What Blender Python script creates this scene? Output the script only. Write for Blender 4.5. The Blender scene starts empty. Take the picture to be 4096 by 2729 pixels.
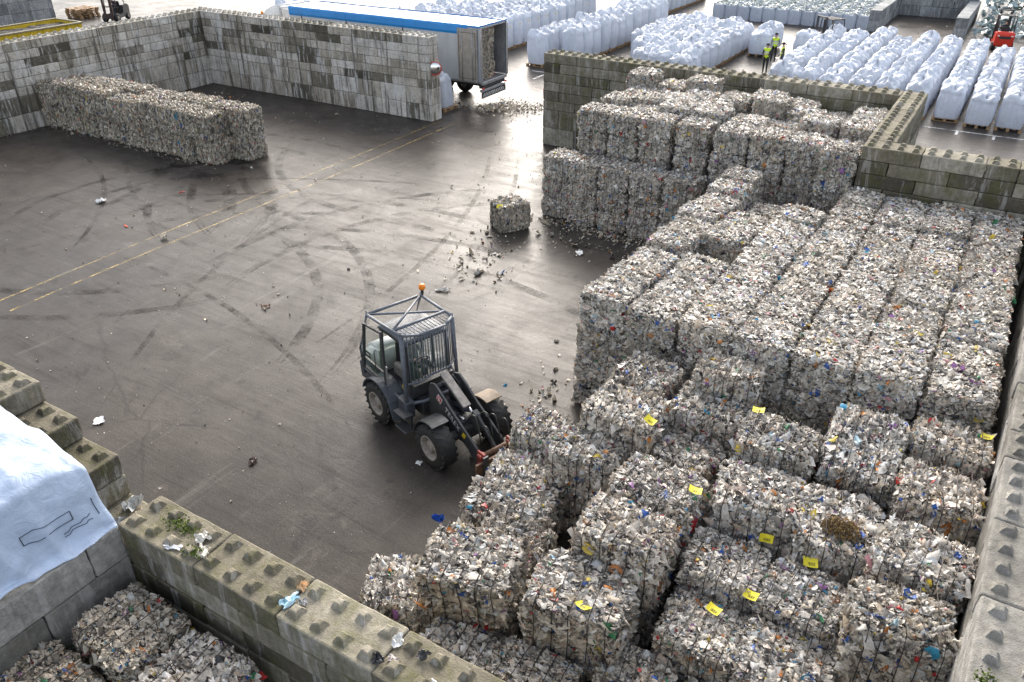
import bpy, bmesh, math, random
import numpy as np
from mathutils import Vector, Matrix, noise

R = math.radians
random.seed(7)
scene = bpy.context.scene
COL = scene.collection
ORD = ['first', 'second', 'third', 'fourth', 'fifth', 'sixth', 'seventh', 'eighth', 'ninth', 'tenth', 'eleventh',
       'twelfth', 'thirteenth', 'fourteenth', 'fifteenth', 'sixteenth', 'seventeenth', 'eighteenth', 'nineteenth', 'twentieth']

# ------------------------------------------------------------------ helpers
def tag(o, label=None, cat=None, group=None, kind=None):
    if label: o['label'] = label
    if cat: o['category'] = cat
    if group: o['group'] = group
    if kind: o['kind'] = kind
    return o

def link(name, data, parent=None, loc=(0, 0, 0), rot=(0, 0, 0), scale=(1, 1, 1)):
    o = bpy.data.objects.new(name, data)
    COL.objects.link(o)
    o.location = loc; o.rotation_euler = rot; o.scale = scale
    if parent: o.parent = parent
    return o

def thing(name, label, cat, loc=(0, 0, 0), rz=0, group=None):
    o = link(name, None, None, loc, (0, 0, rz))
    o.empty_display_size = .2
    return tag(o, label, cat, group)

class MB:
    """collects primitives in one bmesh"""
    def __init__(s): s.bm = bmesh.new()
    def box(s, c, d, rot=None, bev=0, mi=0, seg=1):
        t = bmesh.new()
        bmesh.ops.create_cube(t, size=1)
        bmesh.ops.scale(t, vec=d, verts=t.verts)
        if bev: bmesh.ops.bevel(t, geom=t.edges[:], offset=bev, segments=seg, affect='EDGES', profile=.6)
        m = Matrix.Translation(c)
        if rot is not None: m = m @ (rot if isinstance(rot, Matrix) else Matrix.Rotation(rot, 4, 'Z'))
        bmesh.ops.transform(t, matrix=m, verts=t.verts)
        s.merge(t, mi); return s
    def merge(s, t, mi=0):
        for f in t.faces: f.material_index = mi
        me = bpy.data.meshes.new('tmp'); t.to_mesh(me); t.free()
        s.bm.from_mesh(me); bpy.data.meshes.remove(me)
    def tube(s, pts, r, n=8, mi=0, closed=False):
        pts = [Vector(p) for p in pts]; k = len(pts); rings = []
        bm = s.bm
        for i, p in enumerate(pts):
            a = pts[i - 1] if (i > 0 or closed) else p
            b = pts[(i + 1) % k] if (i < k - 1 or closed) else p
            d = (b - a).normalized()
            ref = Vector((0, 0, 1)) if abs(d.z) < .95 else Vector((1, 0, 0))
            u = d.cross(ref).normalized(); v = d.cross(u)
            rr = r[i] if isinstance(r, (list, tuple)) else r
            rings.append([bm.verts.new(p + rr * (math.cos(2 * math.pi * j / n) * u + math.sin(2 * math.pi * j / n) * v)) for j in range(n)])
        m = k if closed else k - 1
        for i in range(m):
            A, B = rings[i], rings[(i + 1) % k]
            for j in range(n):
                f = bm.faces.new((A[j], A[(j + 1) % n], B[(j + 1) % n], B[j])); f.material_index = mi; f.smooth = True
        if not closed:
            for A in (rings[0], rings[-1]):
                try: f = bm.faces.new(A); f.material_index = mi
                except ValueError: pass
        return s
    def bar(s, a, b, w, h=None, mi=0):
        a, b = Vector(a), Vector(b); h = h or w
        d = b - a; q = d.to_track_quat('Z', 'Y').to_matrix().to_4x4()
        t = bmesh.new(); bmesh.ops.create_cube(t, size=1)
        bmesh.ops.scale(t, vec=(w, h, d.length), verts=t.verts)
        bmesh.ops.transform(t, matrix=Matrix.Translation((a + b) / 2) @ q, verts=t.verts)
        s.merge(t, mi); return s
    def lathe(s, prof, axis='Y', n=28, c=(0, 0, 0), mi=0, smooth=True, caps=True):
        c = Vector(c); rings = []
        for (a, r) in prof:
            ring = []
            for j in range(n):
                t = 2 * math.pi * j / n; x, y = r * math.cos(t), r * math.sin(t)
                v = {'Y': (x, a, y), 'Z': (x, y, a), 'X': (a, x, y)}[axis]
                ring.append(s.bm.verts.new(c + Vector(v)))
            rings.append(ring)
        for A, B in zip(rings, rings[1:]):
            for j in range(n):
                f = s.bm.faces.new((A[j], A[(j + 1) % n], B[(j + 1) % n], B[j])); f.material_index = mi; f.smooth = smooth
        for A in (rings[0], rings[-1]) if caps else ():
            f = s.bm.faces.new(A); f.material_index = mi
        return s
    def prism(s, pts, a, b, axis='Y', mi=0):
        """polygon in the plane across axis, extruded a..b"""
        def P(p, t): return {'Y': (p[0], t, p[1]), 'X': (t, p[0], p[1]), 'Z': (p[0], p[1], t)}[axis]
        A = [s.bm.verts.new(P(p, a)) for p in pts]; B = [s.bm.verts.new(P(p, b)) for p in pts]
        fs = [s.bm.faces.new(A), s.bm.faces.new(B[::-1])]
        n = len(pts)
        for i in range(n): fs.append(s.bm.faces.new((A[i], B[i], B[(i + 1) % n], A[(i + 1) % n])))
        for f in fs: f.material_index = mi
        return s
    def quad(s, pts, mi=0):
        f = s.bm.faces.new([s.bm.verts.new(p) for p in pts]); f.material_index = mi; return s
    def mesh(s, name, mats, bev=0):
        bmesh.ops.recalc_face_normals(s.bm, faces=s.bm.faces[:])
        me = bpy.data.meshes.new(name); s.bm.to_mesh(me); s.bm.free()
        for m in (mats if isinstance(mats, (list, tuple)) else [mats]): me.materials.append(m)
        return me
    def build(s, name, mats, parent=None, **k): return link(name, s.mesh(name, mats), parent, **k)

# ------------------------------------------------------------------ materials
class NT:
    def __init__(s, name):
        s.m = bpy.data.materials.new(name); s.m.use_nodes = True
        s.t = s.m.node_tree; s.b = s.t.nodes['Principled BSDF']; s.out = s.t.nodes['Material Output']
    def n(s, typ, ins=None, **props):
        x = s.t.nodes.new(typ)
        for k, v in props.items(): setattr(x, k, v)
        if ins:
            for k, v in ins.items(): s.set(x, k, v)
        return x
    def set(s, x, k, v):
        i = x.inputs[k]
        if isinstance(v, bpy.types.NodeSocket): s.t.links.new(v, i)
        else: i.default_value = v
    def p(s, **k):
        for a, v in k.items(): s.set(s.b, a.replace('_', ' '), v)
        return s
    def ramp(s, fac, stops, interp='LINEAR'):
        x = s.n('ShaderNodeValToRGB', {'Fac': fac}); e = x.color_ramp; e.interpolation = interp
        while len(e.elements) < len(stops): e.elements.new(.5)
        for el, (p, c) in zip(e.elements, stops):
            el.position = p; el.color = (c, c, c, 1) if isinstance(c, (int, float)) else (*c, 1)
        return x.outputs['Color']
    def noise(s, vec, scale, detail=4, rough=.55, dist=0):
        return s.n('ShaderNodeTexNoise', {'Vector': vec, 'Scale': scale, 'Detail': detail, 'Roughness': rough, 'Distortion': dist}).outputs['Fac']
    def mapping(s, vec, scale=(1, 1, 1), rot=(0, 0, 0), loc=(0, 0, 0)):
        return s.n('ShaderNodeMapping', {'Vector': vec, 'Scale': scale, 'Rotation': rot, 'Location': loc}).outputs[0]
    def mix(s, fac, a, b, mode='MIX'):
        x = s.n('ShaderNodeMix', data_type='RGBA', blend_type=mode)
        for i, v in ((0, fac), (6, a), (7, b)):
            if isinstance(v, bpy.types.NodeSocket): s.t.links.new(v, x.inputs[i])
            elif i == 0: x.inputs[0].default_value = v
            else: x.inputs[i].default_value = (*v, 1) if len(v) == 3 else v
        return x.outputs[2]
    def math(s, op, a, b=0.0, clamp=False):
        x = s.n('ShaderNodeMath', operation=op, use_clamp=clamp)
        for i, v in ((0, a), (1, b)):
            if isinstance(v, bpy.types.NodeSocket): s.t.links.new(v, x.inputs[i])
            else: x.inputs[i].default_value = v
        return x.outputs[0]
    def bump(s, h, strength=.3, dist=.02):
        s.set(s.b, 'Normal', s.n('ShaderNodeBump', {'Height': h, 'Strength': strength, 'Distance': dist}).outputs[0]); return s
    def pos(s): return s.n('ShaderNodeNewGeometry').outputs['Position']
    def objc(s): return s.n('ShaderNodeTexCoord').outputs['Object']

def simple(name, col, rough=.6, metal=0, dirt=.25, scale=6, bump=0, spec=.5):
    k = NT(name); v = k.objc()
    f = k.noise(v, scale, 6, .6)
    d = k.ramp(f, [(.3, 1 - dirt), (.7, 1 + dirt * .4)])
    c = k.mix(1, (*col, 1), d, 'MULTIPLY')
    k.p(Base_Color=c, Roughness=k.ramp(k.noise(v, scale * 2.3, 4), [(.3, max(.05, rough - .12)), (.7, min(1, rough + .12))]), Metallic=metal)
    k.b.inputs['Specular IOR Level'].default_value = spec
    if bump: k.bump(k.noise(v, scale * 5, 5), bump, .01)
    return k.m

def mat_concrete(name, ramp, moss=.3, streak=.5, topcol=(.25, .24, .2)):
    k = NT(name); pos = k.pos()
    rnd = k.n('ShaderNodeObjectInfo').outputs['Random']
    g = k.n('ShaderNodeNewGeometry'); nz = k.n('ShaderNodeSeparateXYZ', {0: g.outputs['Normal']}).outputs[2]
    base = k.ramp(rnd, ramp, 'LINEAR')
    top = k.math('GREATER_THAN', nz, .45)
    base = k.mix(k.math('MULTIPLY', top, .45), base, (*topcol, 1))
    off = k.n('ShaderNodeVectorMath', {0: pos, 1: (0, 0, 0)}, operation='ADD')
    fine = k.noise(pos, 9, 9, .68)
    base = k.mix(1, base, k.ramp(fine, [(.25, .55), (.5, .95), (.75, 1.35)]), 'MULTIPLY')
    big = k.noise(pos, 1.3, 5, .6)
    base = k.mix(1, base, k.ramp(big, [(.3, .72), (.65, 1.15)]), 'MULTIPLY')
    # run-off streaks on the vertical faces
    sv = k.mapping(pos, (2.2, 2.2, .30)); st = k.noise(sv, 1.5, 7, .7, .9)
    side = k.math('LESS_THAN', k.math('ABSOLUTE', nz), .5)
    base = k.mix(k.math('MULTIPLY', k.math('MULTIPLY', k.ramp(st, [(.53, 0), (.60, 1)]), side), streak * .8), base, (.58, .57, .55, 1))
    sv2 = k.mapping(pos, (2.8, 2.8, .22), loc=(31, 7, 3)); st2 = k.noise(sv2, 1.5, 7, .7, .8)
    base = k.mix(k.math('MULTIPLY', k.math('MULTIPLY', k.ramp(st2, [(.50, 0), (.62, 1)]), side), streak * .85), base, (.07, .062, .048, 1))
    # pores and grit
    pores = k.n('ShaderNodeTexVoronoi', {'Vector': pos, 'Scale': 38}).outputs['Distance']
    base = k.mix(k.ramp(pores, [(.06, .6), (.16, 0)]), base, (.05, .05, .04, 1))
    # algae and moss
    mv = k.noise(pos, 2.1, 7, .7, .4)
    ms = k.ramp(mv, [(.58 - .22 * moss, 0), (.78 - .2 * moss, 1)])
    base = k.mix(k.math('MULTIPLY', ms, .85 * min(1, moss * 1.5)), base, (.085, .088, .022, 1))
    k.p(Base_Color=base, Roughness=.88)
    k.b.inputs['Specular IOR Level'].default_value = .25
    k.bump(k.math('ADD', fine, k.math('MULTIPLY', pores, .5)), .55, .02)
    return k.m

CONC_YARD = mat_concrete('concrete_yard', [(0, (.07, .062, .048)), (.13, (.13, .118, .092)), (.26, (.30, .27, .22)), (.6, (.44, .40, .34)), (1, (.60, .57, .525))], .2, 1.0, (.30, .29, .25))
CONC_MOSS = mat_concrete('concrete_mossy', [(0, (.065, .056, .043)), (.3, (.13, .117, .088)), (.7, (.21, .19, .145)), (1, (.36, .335, .28))], .50, .45, (.20, .175, .125))
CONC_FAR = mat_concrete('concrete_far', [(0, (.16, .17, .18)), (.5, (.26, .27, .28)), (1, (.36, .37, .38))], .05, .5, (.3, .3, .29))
CONC_GREY = mat_concrete('concrete_grey', [(0, (.10, .095, .085)), (.4, (.20, .19, .17)), (1, (.34, .33, .31))], .2, .3, (.135, .125, .10))

def mat_ground():
    k = NT('wet_asphalt'); pos = k.pos()
    a = k.noise(pos, .16, 6, .6, .3); b = k.noise(pos, 1.1, 7, .65); c = k.noise(pos, 26, 4, .7)
    base = k.ramp(a, [(.3, (.040, .0355, .032)), (.7, (.066, .057, .049))])
    base = k.mix(1, base, k.ramp(b, [(.3, .7), (.7, 1.25)]), 'MULTIPLY')
    base = k.mix(1, base, k.ramp(c, [(.25, .6), (.75, 1.4)]), 'MULTIPLY')
    # long scraped and tyre-smeared streaks
    sv = k.mapping(pos, (.22, 2.6, 1), (0, 0, R(38))); s1 = k.noise(sv, 1.3, 6, .7, .5)
    base = k.mix(k.ramp(s1, [(.56, 0), (.72, .55)]), base, (.026, .023, .021, 1))
    sv2 = k.mapping(pos, (2.2, .16, 1), (0, 0, R(12))); s2 = k.noise(sv2, 1.2, 6, .7, .4)
    base = k.mix(k.ramp(s2, [(.6, 0), (.75, .5)]), base, (.17, .16, .145, 1))
    wp = k.n('ShaderNodeVectorMath', {0: pos, 1: k.n('ShaderNodeVectorMath', {0: k.n('ShaderNodeTexNoise', {'Vector': pos, 'Scale': .7, 'Detail': 6}).outputs['Color'], 1: (.9, .9, 0)}, operation='MULTIPLY').outputs[0]}, operation='ADD').outputs[0]
    cr = k.n('ShaderNodeTexVoronoi', {'Vector': wp, 'Scale': .17}, feature='DISTANCE_TO_EDGE').outputs['Distance']
    crk = k.math('MULTIPLY', k.ramp(cr, [(.001, .6), (.005, 0)]), k.ramp(k.noise(pos, .3, 3), [(.45, 0), (.6, .8)]))
    base = k.mix(crk, base, (.014, .012, .011, 1))
    pt = k.ramp(k.noise(k.mapping(pos, (1, 1, 1), loc=(4, 9, 0)), .42, 7, .72, 1.2), [(.60, 0), (.70, .5)])
    base = k.mix(pt, base, (.13, .115, .098, 1))
    wt = k.ramp(k.noise(k.mapping(pos, (1, 1, 1), loc=(14, 2, 0)), .5, 7, .7, 1.5), [(.60, 0), (.66, .75)])
    base = k.mix(wt, base, (.024, .021, .020, 1))
    rough = k.math('ADD', k.math('MULTIPLY', k.ramp(k.noise(pos, .55, 6, .65, .6), [(.35, 0), (.66, 1)]), .16),
                   k.math('MULTIPLY', k.ramp(s1, [(.45, 0), (.7, 1)]), .07))
    rough = k.math('ADD', rough, .26)
    k.p(Base_Color=base, Roughness=rough, IOR=1.5)
    k.set(k.b, 'Specular IOR Level', k.math('MULTIPLY', k.ramp(s1, [(.40, 1.25), (.72, .95)]), .07))
    h = k.math('ADD', k.math('MULTIPLY', c, .35), k.math('ADD', k.math('MULTIPLY', b, .9), k.math('MULTIPLY', s1, .5)))
    k.bump(h, .38, .035)
    return k.m
GROUND = mat_ground()

FILM = [(0, (.58, .55, .50)), (.17, (.47, .435, .385)), (.31, (.70, .68, .65)), (.385, (.38, .355, .32)), (.48, (.54, .485, .41)),
        (.575, (.46, .475, .49)), (.645, (.29, .26, .225)), (.70, (.66, .60, .53)), (.765, (.21, .195, .18)), (.83, (.46, .385, .30)), (.885, (.11, .10, .095)),
        (.925, (.58, .47, .40)), (.944, (.03, .10, .36)), (.951, (.42, .03, .03)), (.957, (.03, .03, .035)), (.966, (.04, .25, .42)),
        (.972, (.52, .20, .05)), (.977, (.04, .20, .09)), (.981, (.58, .44, .06)), (.985, (.28, .42, .50)), (.991, (.28, .13, .32)), (.995, (.48, .24, .26))]
def mat_film(name, tint=(1, 1, 1), rough=.42, trans=.14):
    k = NT(name)
    isl = k.n('ShaderNodeNewGeometry').outputs['Random Per Island']
    rnd = k.n('ShaderNodeObjectInfo').outputs['Random']
    f = k.math('FRACT', k.math('ADD', isl, rnd))
    c = k.ramp(f, FILM, 'CONSTANT')
    pos = k.pos()
    c = k.mix(1, c, k.ramp(k.noise(pos, 30, 3, .6), [(.3, .72), (.7, 1.18)]), 'MULTIPLY')
    c = k.mix(1, c, k.ramp(k.noise(pos, 1.6, 3, .6), [(.35, .80), (.65, 1.08)]), 'MULTIPLY')
    c = k.mix(1, c, k.ramp(rnd, [(0, (1.02, 1.0, .96)), (.35, (1.20, 1.19, 1.16)), (.6, (1.30, 1.30, 1.29)), (.8, (1.14, 1.12, 1.07)), (1, (1.32, 1.28, 1.22))]), 'MULTIPLY')
    c = k.mix(1, c, (*tint, 1), 'MULTIPLY')
    k.p(Base_Color=c, Roughness=rough)
    k.b.inputs['Specular IOR Level'].default_value = .5
    k.bump(k.noise(pos, 45, 3, .6), .35, .01)
    if trans:
        tr = k.n('ShaderNodeBsdfTranslucent', {'Color': c}); ms = k.n('ShaderNodeMixShader', {0: trans})
        k.t.links.new(k.b.outputs[0], ms.inputs[1]); k.t.links.new(tr.outputs[0], ms.inputs[2]); k.t.links.new(ms.outputs[0], k.out.inputs[0])
    return k.m
FILM_M = mat_film('baled_film')
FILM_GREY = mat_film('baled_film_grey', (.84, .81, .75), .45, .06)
FILM_DIRTY_SHADE = mat_film('baled_film_dirty_shade', (.74, .70, .63), .5, .08)  # dirty film; tint also darkened to carry the lower-left bay's shade
def mat_core():
    k = NT('bale_core'); pos = k.objc()
    vn = k.n('ShaderNodeTexVoronoi', {'Vector': pos, 'Scale': 15}); v2 = k.n('ShaderNodeTexVoronoi', {'Vector': pos, 'Scale': 34})
    g = k.n('ShaderNodeSeparateColor', {0: vn.outputs['Color']}).outputs[0]
    c = k.ramp(g, [(0, (.10, .09, .08)), (.4, (.24, .225, .20)), (.75, (.36, .34, .31)), (1, (.5, .48, .45))])
    c = k.mix(1, c, k.ramp(vn.outputs['Distance'], [(.1, 1.0), (.6, .45)]), 'MULTIPLY')
    k.p(Base_Color=c, Roughness=.38)
    k.bump(k.math('ADD', vn.outputs['Distance'], k.math('MULTIPLY', v2.outputs['Distance'], .4)), -.8, .05) if False else k.bump(k.math('SUBTRACT', 1.0, k.math('ADD', vn.outputs['Distance'], k.math('MULTIPLY', v2.outputs['Distance'], .4))), .8, .05)
    return k.m
CORE = mat_core()
WIRE = simple('baling_wire_steel', (.07, .06, .055), .5, .6)
PAPER = simple('yellow_tag_paper', (.80, .68, .03), .55, 0, .1)
INK = simple('black_print', (.03, .03, .03), .6)

def mat_bag(name, col, bumps=1):
    k = NT(name); v = k.objc()
    rnd = k.n('ShaderNodeObjectInfo').outputs['Random']
    w = k.noise(k.mapping(v, (1, 1, .55)), 4.2, 6, .62, 1.4)
    c = k.mix(1, (*col, 1), k.ramp(w, [(.3, .86), (.7, 1.06)]), 'MULTIPLY')
    c = k.mix(1, c, k.ramp(rnd, [(0, .9), (1, 1.03)]), 'MULTIPLY')
    k.p(Base_Color=c, Roughness=.38)
    k.b.inputs['Specular IOR Level'].default_value = .45
    w2 = k.noise(k.mapping(v, (1, 1, .35)), 9, 5, .6, 2.2)
    k.bump(k.math('ADD', w, k.math('MULTIPLY', w2, .5)), .7 * bumps, .06)
    tr = k.n('ShaderNodeBsdfTranslucent', {'Color': c}); ms = k.n('ShaderNodeMixShader', {0: .28})
    k.t.links.new(k.b.outputs[0], ms.inputs[1]); k.t.links.new(tr.outputs[0], ms.inputs[2]); k.t.links.new(ms.outputs[0], k.out.inputs[0])
    return k.m
BAG = mat_bag('white_film_hood', (.74, .785, .87))
FIBC = mat_bag('woven_bag', (.62, .68, .78))
WOOD = simple('pallet_wood', (.36, .23, .12), .8, 0, .4, 9)
LABELY = simple('yellow_sticker', (.75, .55, .03), .5)
STEELG = simple('grey_blue_paint', (.075, .085, .10), .5, 0, .35, 8, .1)
STEELD = simple('dark_machine_paint', (.045, .047, .05), .55, 0, .4, 9, .15)
CAGE = simple('cage_paint', (.12, .135, .16), .45, 0, .35, 10)
WHITEP = simple('off_white_paint', (.66, .69, .65), .4, 0, .15, 4)
RUBBER = simple('tyre_rubber', (.022, .022, .022), .75, 0, .5, 14, .2)
RIMM = simple('dusty_rim', (.30, .27, .24), .7, 0, .4, 12)
REDP = simple('red_coupler', (.30, .045, .03), .6, 0, .4, 12)
RUSTY = simple('rusty_steel', (.16, .095, .06), .7, .2, .5, 10, .2)
CHROME = simple('cylinder_rod', (.62, .62, .62), .2, 1, .1)
HOSE = simple('hose_rubber', (.02, .02, .02), .5)
ORANGE = simple('orange_lens', (.85, .23, .01), .25, 0, .05)
SEATM = simple('seat_vinyl', (.02, .02, .022), .7)
def mat_glass(name, col, a):
    k = NT(name)
    k.p(Base_Color=(*col, 1), Roughness=.03, Alpha=a); k.b.inputs['Specular IOR Level'].default_value = .6
    return k.m
GLASS = mat_glass('green_tinted_glass', (.12, .20, .15), .28)
GLASSD = mat_glass('dark_glass', (.03, .04, .04), .6)

# ------------------------------------------------------------------ ground
gm = MB(); gm.quad([(-320, -120, 0), (320, -120, 0), (320, 520, 0), (-320, 520, 0)])
tag(gm.build('ground', GROUND), kind='structure')

def mat_line(name, col, wear):
    k = NT(name); pos = k.pos()
    k.p(Base_Color=(*col, 1), Roughness=.5)
    a = k.math('MULTIPLY', k.ramp(k.noise(pos, 1.7, 8, .75), [(wear - .09, 0), (wear + .12, 1)]), k.ramp(k.noise(pos, 14, 4, .7), [(.3, .25), (.55, 1)]))
    k.p(Alpha=a); return k.m
YLINE = mat_line('worn_yellow_paint', (.36, .25, .07), .50)
WLINE = mat_line('worn_white_paint', (.7, .7, .7), .4)
lm = MB()
for x in (16.2, 17.12):
    ys = np.linspace(-22, .4, 50)
    for i in range(49):
        w = .042
        xo = lambda y: x + .05 * math.sin(y * .35 + x)
        lm.quad([(xo(ys[i]) - w, ys[i], .004), (xo(ys[i]) + w, ys[i], .004), (xo(ys[i + 1]) + w, ys[i + 1], .004), (xo(ys[i + 1]) - w, ys[i + 1], .004)])
tag(lm.build('road_marking', YLINE), kind='structure')
lm = MB()
for (x0, x1, y0, y1) in [(14.5, 18.6, 12.3, 12.42), (15.6, 15.72, 10.5, 12.3), (18.0, 20.4, 10.4, 10.52), (36.9, 42.6, 11.55, 11.65), (38.35, 38.47, 10.9, 11.55), (39.9, 40.02, 10.9, 11.55)]:
    lm.quad([(x0, y0, .004), (x1, y0, .004), (x1, y1, .004), (x0, y1, .004)])
tag(lm.build('road_marking', WLINE), kind='structure')

# tyre tracks: dark smeared curves on the wet asphalt
def mat_track():
    k = NT('tyre_smear'); pos = k.pos()
    k.p(Base_Color=(.024, .021, .019, 1), Roughness=.7); k.b.inputs['Specular IOR Level'].default_value = .0
    k.p(Alpha=k.math('MULTIPLY', k.ramp(k.noise(pos, .9, 6, .7), [(.44, 0), (.70, .62)]), k.ramp(k.noise(pos, 18, 3, .7), [(.35, .2), (.6, 1)])))
    return k.m
TRK = mat_track()
tk = MB(); rr = random.Random(3)
arcs = [(11, -18, 7, 20, 110), (13, -16, 9, 60, 150), (6, -16, 6, 0, 80), (9, -20, 10, 30, 95), (24, -22, 11, 70, 150), (27, -26, 13, 60, 125),
        (20, -3, 8, 200, 280), (22, -4, 12, 190, 250), (18, -22, 8, 10, 85), (16, -15, 5, 100, 220), (30, -15, 9, 120, 200), (12, -12, 10, 250, 330)]
for (cx, cy, r, a0, a1) in arcs:
    for dr in (0, .16, 1.55, 1.7):
        q = []
        for i in range(33):
            t = R(a0 + (a1 - a0) * i / 32); w = .08 * min(1, i / 6, (32 - i) / 6) + .003
            q.append([(cx + (r + dr + s * w) * math.cos(t), cy + (r + dr + s * w) * math.sin(t), .003) for s in (-1, 1)])
        for A, B in zip(q, q[1:]): tk.quad([A[0], A[1], B[1], B[0]])
for (x0, y0, x1, y1, bow) in [(5, -12, 15, -19, 1.2), (8, -11.5, 19, -16.5, -.8), (20, -1, 26, -20, 1.6), (21.5, -1, 27.5, -20, 1.5), (18, -7, 24, -24, -1.5), (11, -13, 22, -7, .6), (12, -14.5, 23, -8.4, .6), (16, -18, 30, -21.5, 1)]:
    d = Vector((y0 - y1, x1 - x0, 0)).normalized(); q = []
    for i in range(25):
        t = i / 24; p = Vector((x0 + (x1 - x0) * t, y0 + (y1 - y0) * t, .003)) + d * bow * 4 * t * (1 - t); w = .09 * min(1, 5 * t, 5 * (1 - t)) + .004
        q.append([p - d * w, p + d * w])
    for A, B in zip(q, q[1:]): tk.quad([A[0], A[1], B[1], B[0]])
tag(tk.build('ground_tyre_marks', TRK), kind='structure')

# ------------------------------------------------------------------ concrete block walls
def knob(mb, x, y, z):
    t = bmesh.new(); jr = random.uniform(.92, 1.08)
    a, b, h = .098 * jr, .048 * jr, .088 * random.uniform(.9, 1.1)
    vs = [t.verts.new((x + sx * s + random.uniform(-.012, .012), y + sy * s + random.uniform(-.012, .012), z + zz + random.uniform(-.014, .008) * (zz > 0))) for s, zz in ((a, -.01), (b, h)) for sx, sy in ((-1, -1), (1, -1), (1, 1), (-1, 1))]
    for i in range(4): t.faces.new((vs[i], vs[(i + 1) % 4], vs[4 + (i + 1) % 4], vs[4 + i]))
    t.faces.new(vs[4:])
    bmesh.ops.bevel(t, geom=[e for e in t.edges if min(v.co.z for v in e.verts) > z], offset=.012, segments=1, affect='EDGES')
    mb.merge(t)

def block_mesh(L, W, H, knobs, mat, seed):
    mb = MB(); t = bmesh.new(); bmesh.ops.create_cube(t, size=1)
    bmesh.ops.scale(t, vec=(L - .016, W - .004, H - .010), verts=t.verts)
    bmesh.ops.translate(t, vec=(0, 0, H / 2), verts=t.verts)
    bmesh.ops.bevel(t, geom=t.edges[:], offset=.03, segments=2, affect='EDGES', profile=.5)
    bmesh.ops.subdivide_edges(t, edges=[e for e in t.edges if e.calc_length() > .3], cuts=5, use_grid_fill=True)
    for v in t.verts:
        n = noise.noise_vector(v.co * 4 + Vector((seed * 9.1, 0, 0)))
        v.co += n * .012 + noise.noise_vector(v.co * 13 + Vector((seed * 2.1, 5, 0))) * .006
    mb.merge(t)
    if knobs:
        nx = max(1, int(round(L / .4)))
        for i in range(nx):
            for j in (-1, 1): knob(mb, (i + .5) * .4 - nx * .2, j * W * .25, H)
    return mb.mesh('concrete_block', mat)
_bm = {}; NVAR = 5
def block(L, W, H, k, mat, seed):
    key = (round(L, 2), round(W, 2), round(H, 2), k, mat.name, seed)
    if key not in _bm: _bm[key] = block_mesh(L, W, H, k, mat, seed)
    return _bm[key]

def wall(name_label, axis, x0, x1, c, heights, mat, knobs=True, z0=0, W=.8, cat='wall', first_half=(), name='block_wall', parent=None, rnd=None):
    """courses of blocks along axis from x0 to x1, centre line at c; heights bottom to top"""
    rnd = rnd or random.Random(hash(name_label) % 1000)
    root = parent or thing(name, name_label, cat, (x0, c, 0) if axis == 'x' else (c, x0, 0))
    z = z0
    for ci, h in enumerate(heights):
        s = x0
        half = (ci % 2 == 1) if not first_half else first_half[ci % len(first_half)]
        top = knobs and ci == len(heights) - 1
        while s < x1 - .05:
            L = min(.8 if (half and s == x0) else 1.6, x1 - s)
            if L > 1.5 and rnd.random() < .10: L = .8
            m = block(L, W, h, top, mat, rnd.randrange(NVAR))
            a = s + L / 2; j = rnd.uniform(-.016, .016)
            wl = (a, c + j, z) if axis == 'x' else (c + j, a, z)
            o = link('concrete_block', m, root, (wl[0] - root.location.x, wl[1] - root.location.y, wl[2]), (0, 0, (0 if axis == 'x' else math.pi / 2) + rnd.uniform(-.003, .003)))
            s += L
        z += h
    return root

H4 = [.8, .8, .4, .4, .4, .4, .4, .4]
wall('long weathered concrete block wall along the far left with studded top', 'y', -15.2, 0.0, -.4, H4, CONC_YARD)
wall('stained concrete block wall between left bay and the blue-trimmed trailer', 'x', -.8, 16.0, .4, H4, CONC_YARD)
wall('studded concrete block wall behind the tallest bale stack, before the white bags', 'x', 22.43, 36.83, .11, H4, CONC_MOSS, first_half=(0, 1, 0, 1, 1, 0, 1, 0))
wall('short studded return wall beside the white bags, right of the bale stack', 'y', -6.2, .51, 37.23, H4, CONC_MOSS)
wall('green-stained studded wall at right with yellowish lower course, above the bales', 'x', 36.85, 46.5, -6.6, [.8, .8, .8, .4, .4, .4, .4], CONC_MOSS, name='block_wall')
rw = wall('tall studded wall running down the right edge beside the bale pile', 'y', -30.6, -7.6, 41.67, [.8, .8, .8, .4, .4], CONC_GREY)
rw.rotation_euler = (0, 0, R(-1.2))
# near wall with its stepped end
NW = thing('block_wall', 'mossy studded wall in the foreground, stepped like stairs at its left end', 'wall', (30.65, -26.88, 0))
rnw = random.Random(5)
wall('', 'x', 30.65, 41.3, -26.88, [.8, .4, .4, .4, .4, .4], CONC_MOSS, parent=NW, W=.76, first_half=(0, 1, 1, 0, 1, 0), rnd=rnw)
wall('', 'x', 24.2, 30.65, -26.88, [.8, .8, .4, .4], CONC_MOSS, parent=NW, W=.76, rnd=rnw)
wall('', 'x', 24.2, 29.8, -26.88, [.4, .4], CONC_MOSS, parent=NW, W=.76, z0=2.4, rnd=rnw)
wall('', 'x', 24.2, 28.96, -26.88, [.4], CONC_MOSS, parent=NW, W=.76, z0=3.2, rnd=rnw)
wall('', 'x', 24.2, 28.13, -26.88, [.4], CONC_MOSS, parent=NW, W=.76, z0=3.6, rnd=rnw)
wall('smooth grey block wall under the white tarpaulin at lower left', 'y', -31.0, -27.27, 30.33, [.6, .8, .8, .6], CONC_GREY, knobs=False, W=.74)
wall('high pale block wall at the far top left behind the yellow skip', 'y', -9, 9, -30.2, [.8, .8, .8, .8, .8, .8], CONC_FAR, knobs=False)
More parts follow.
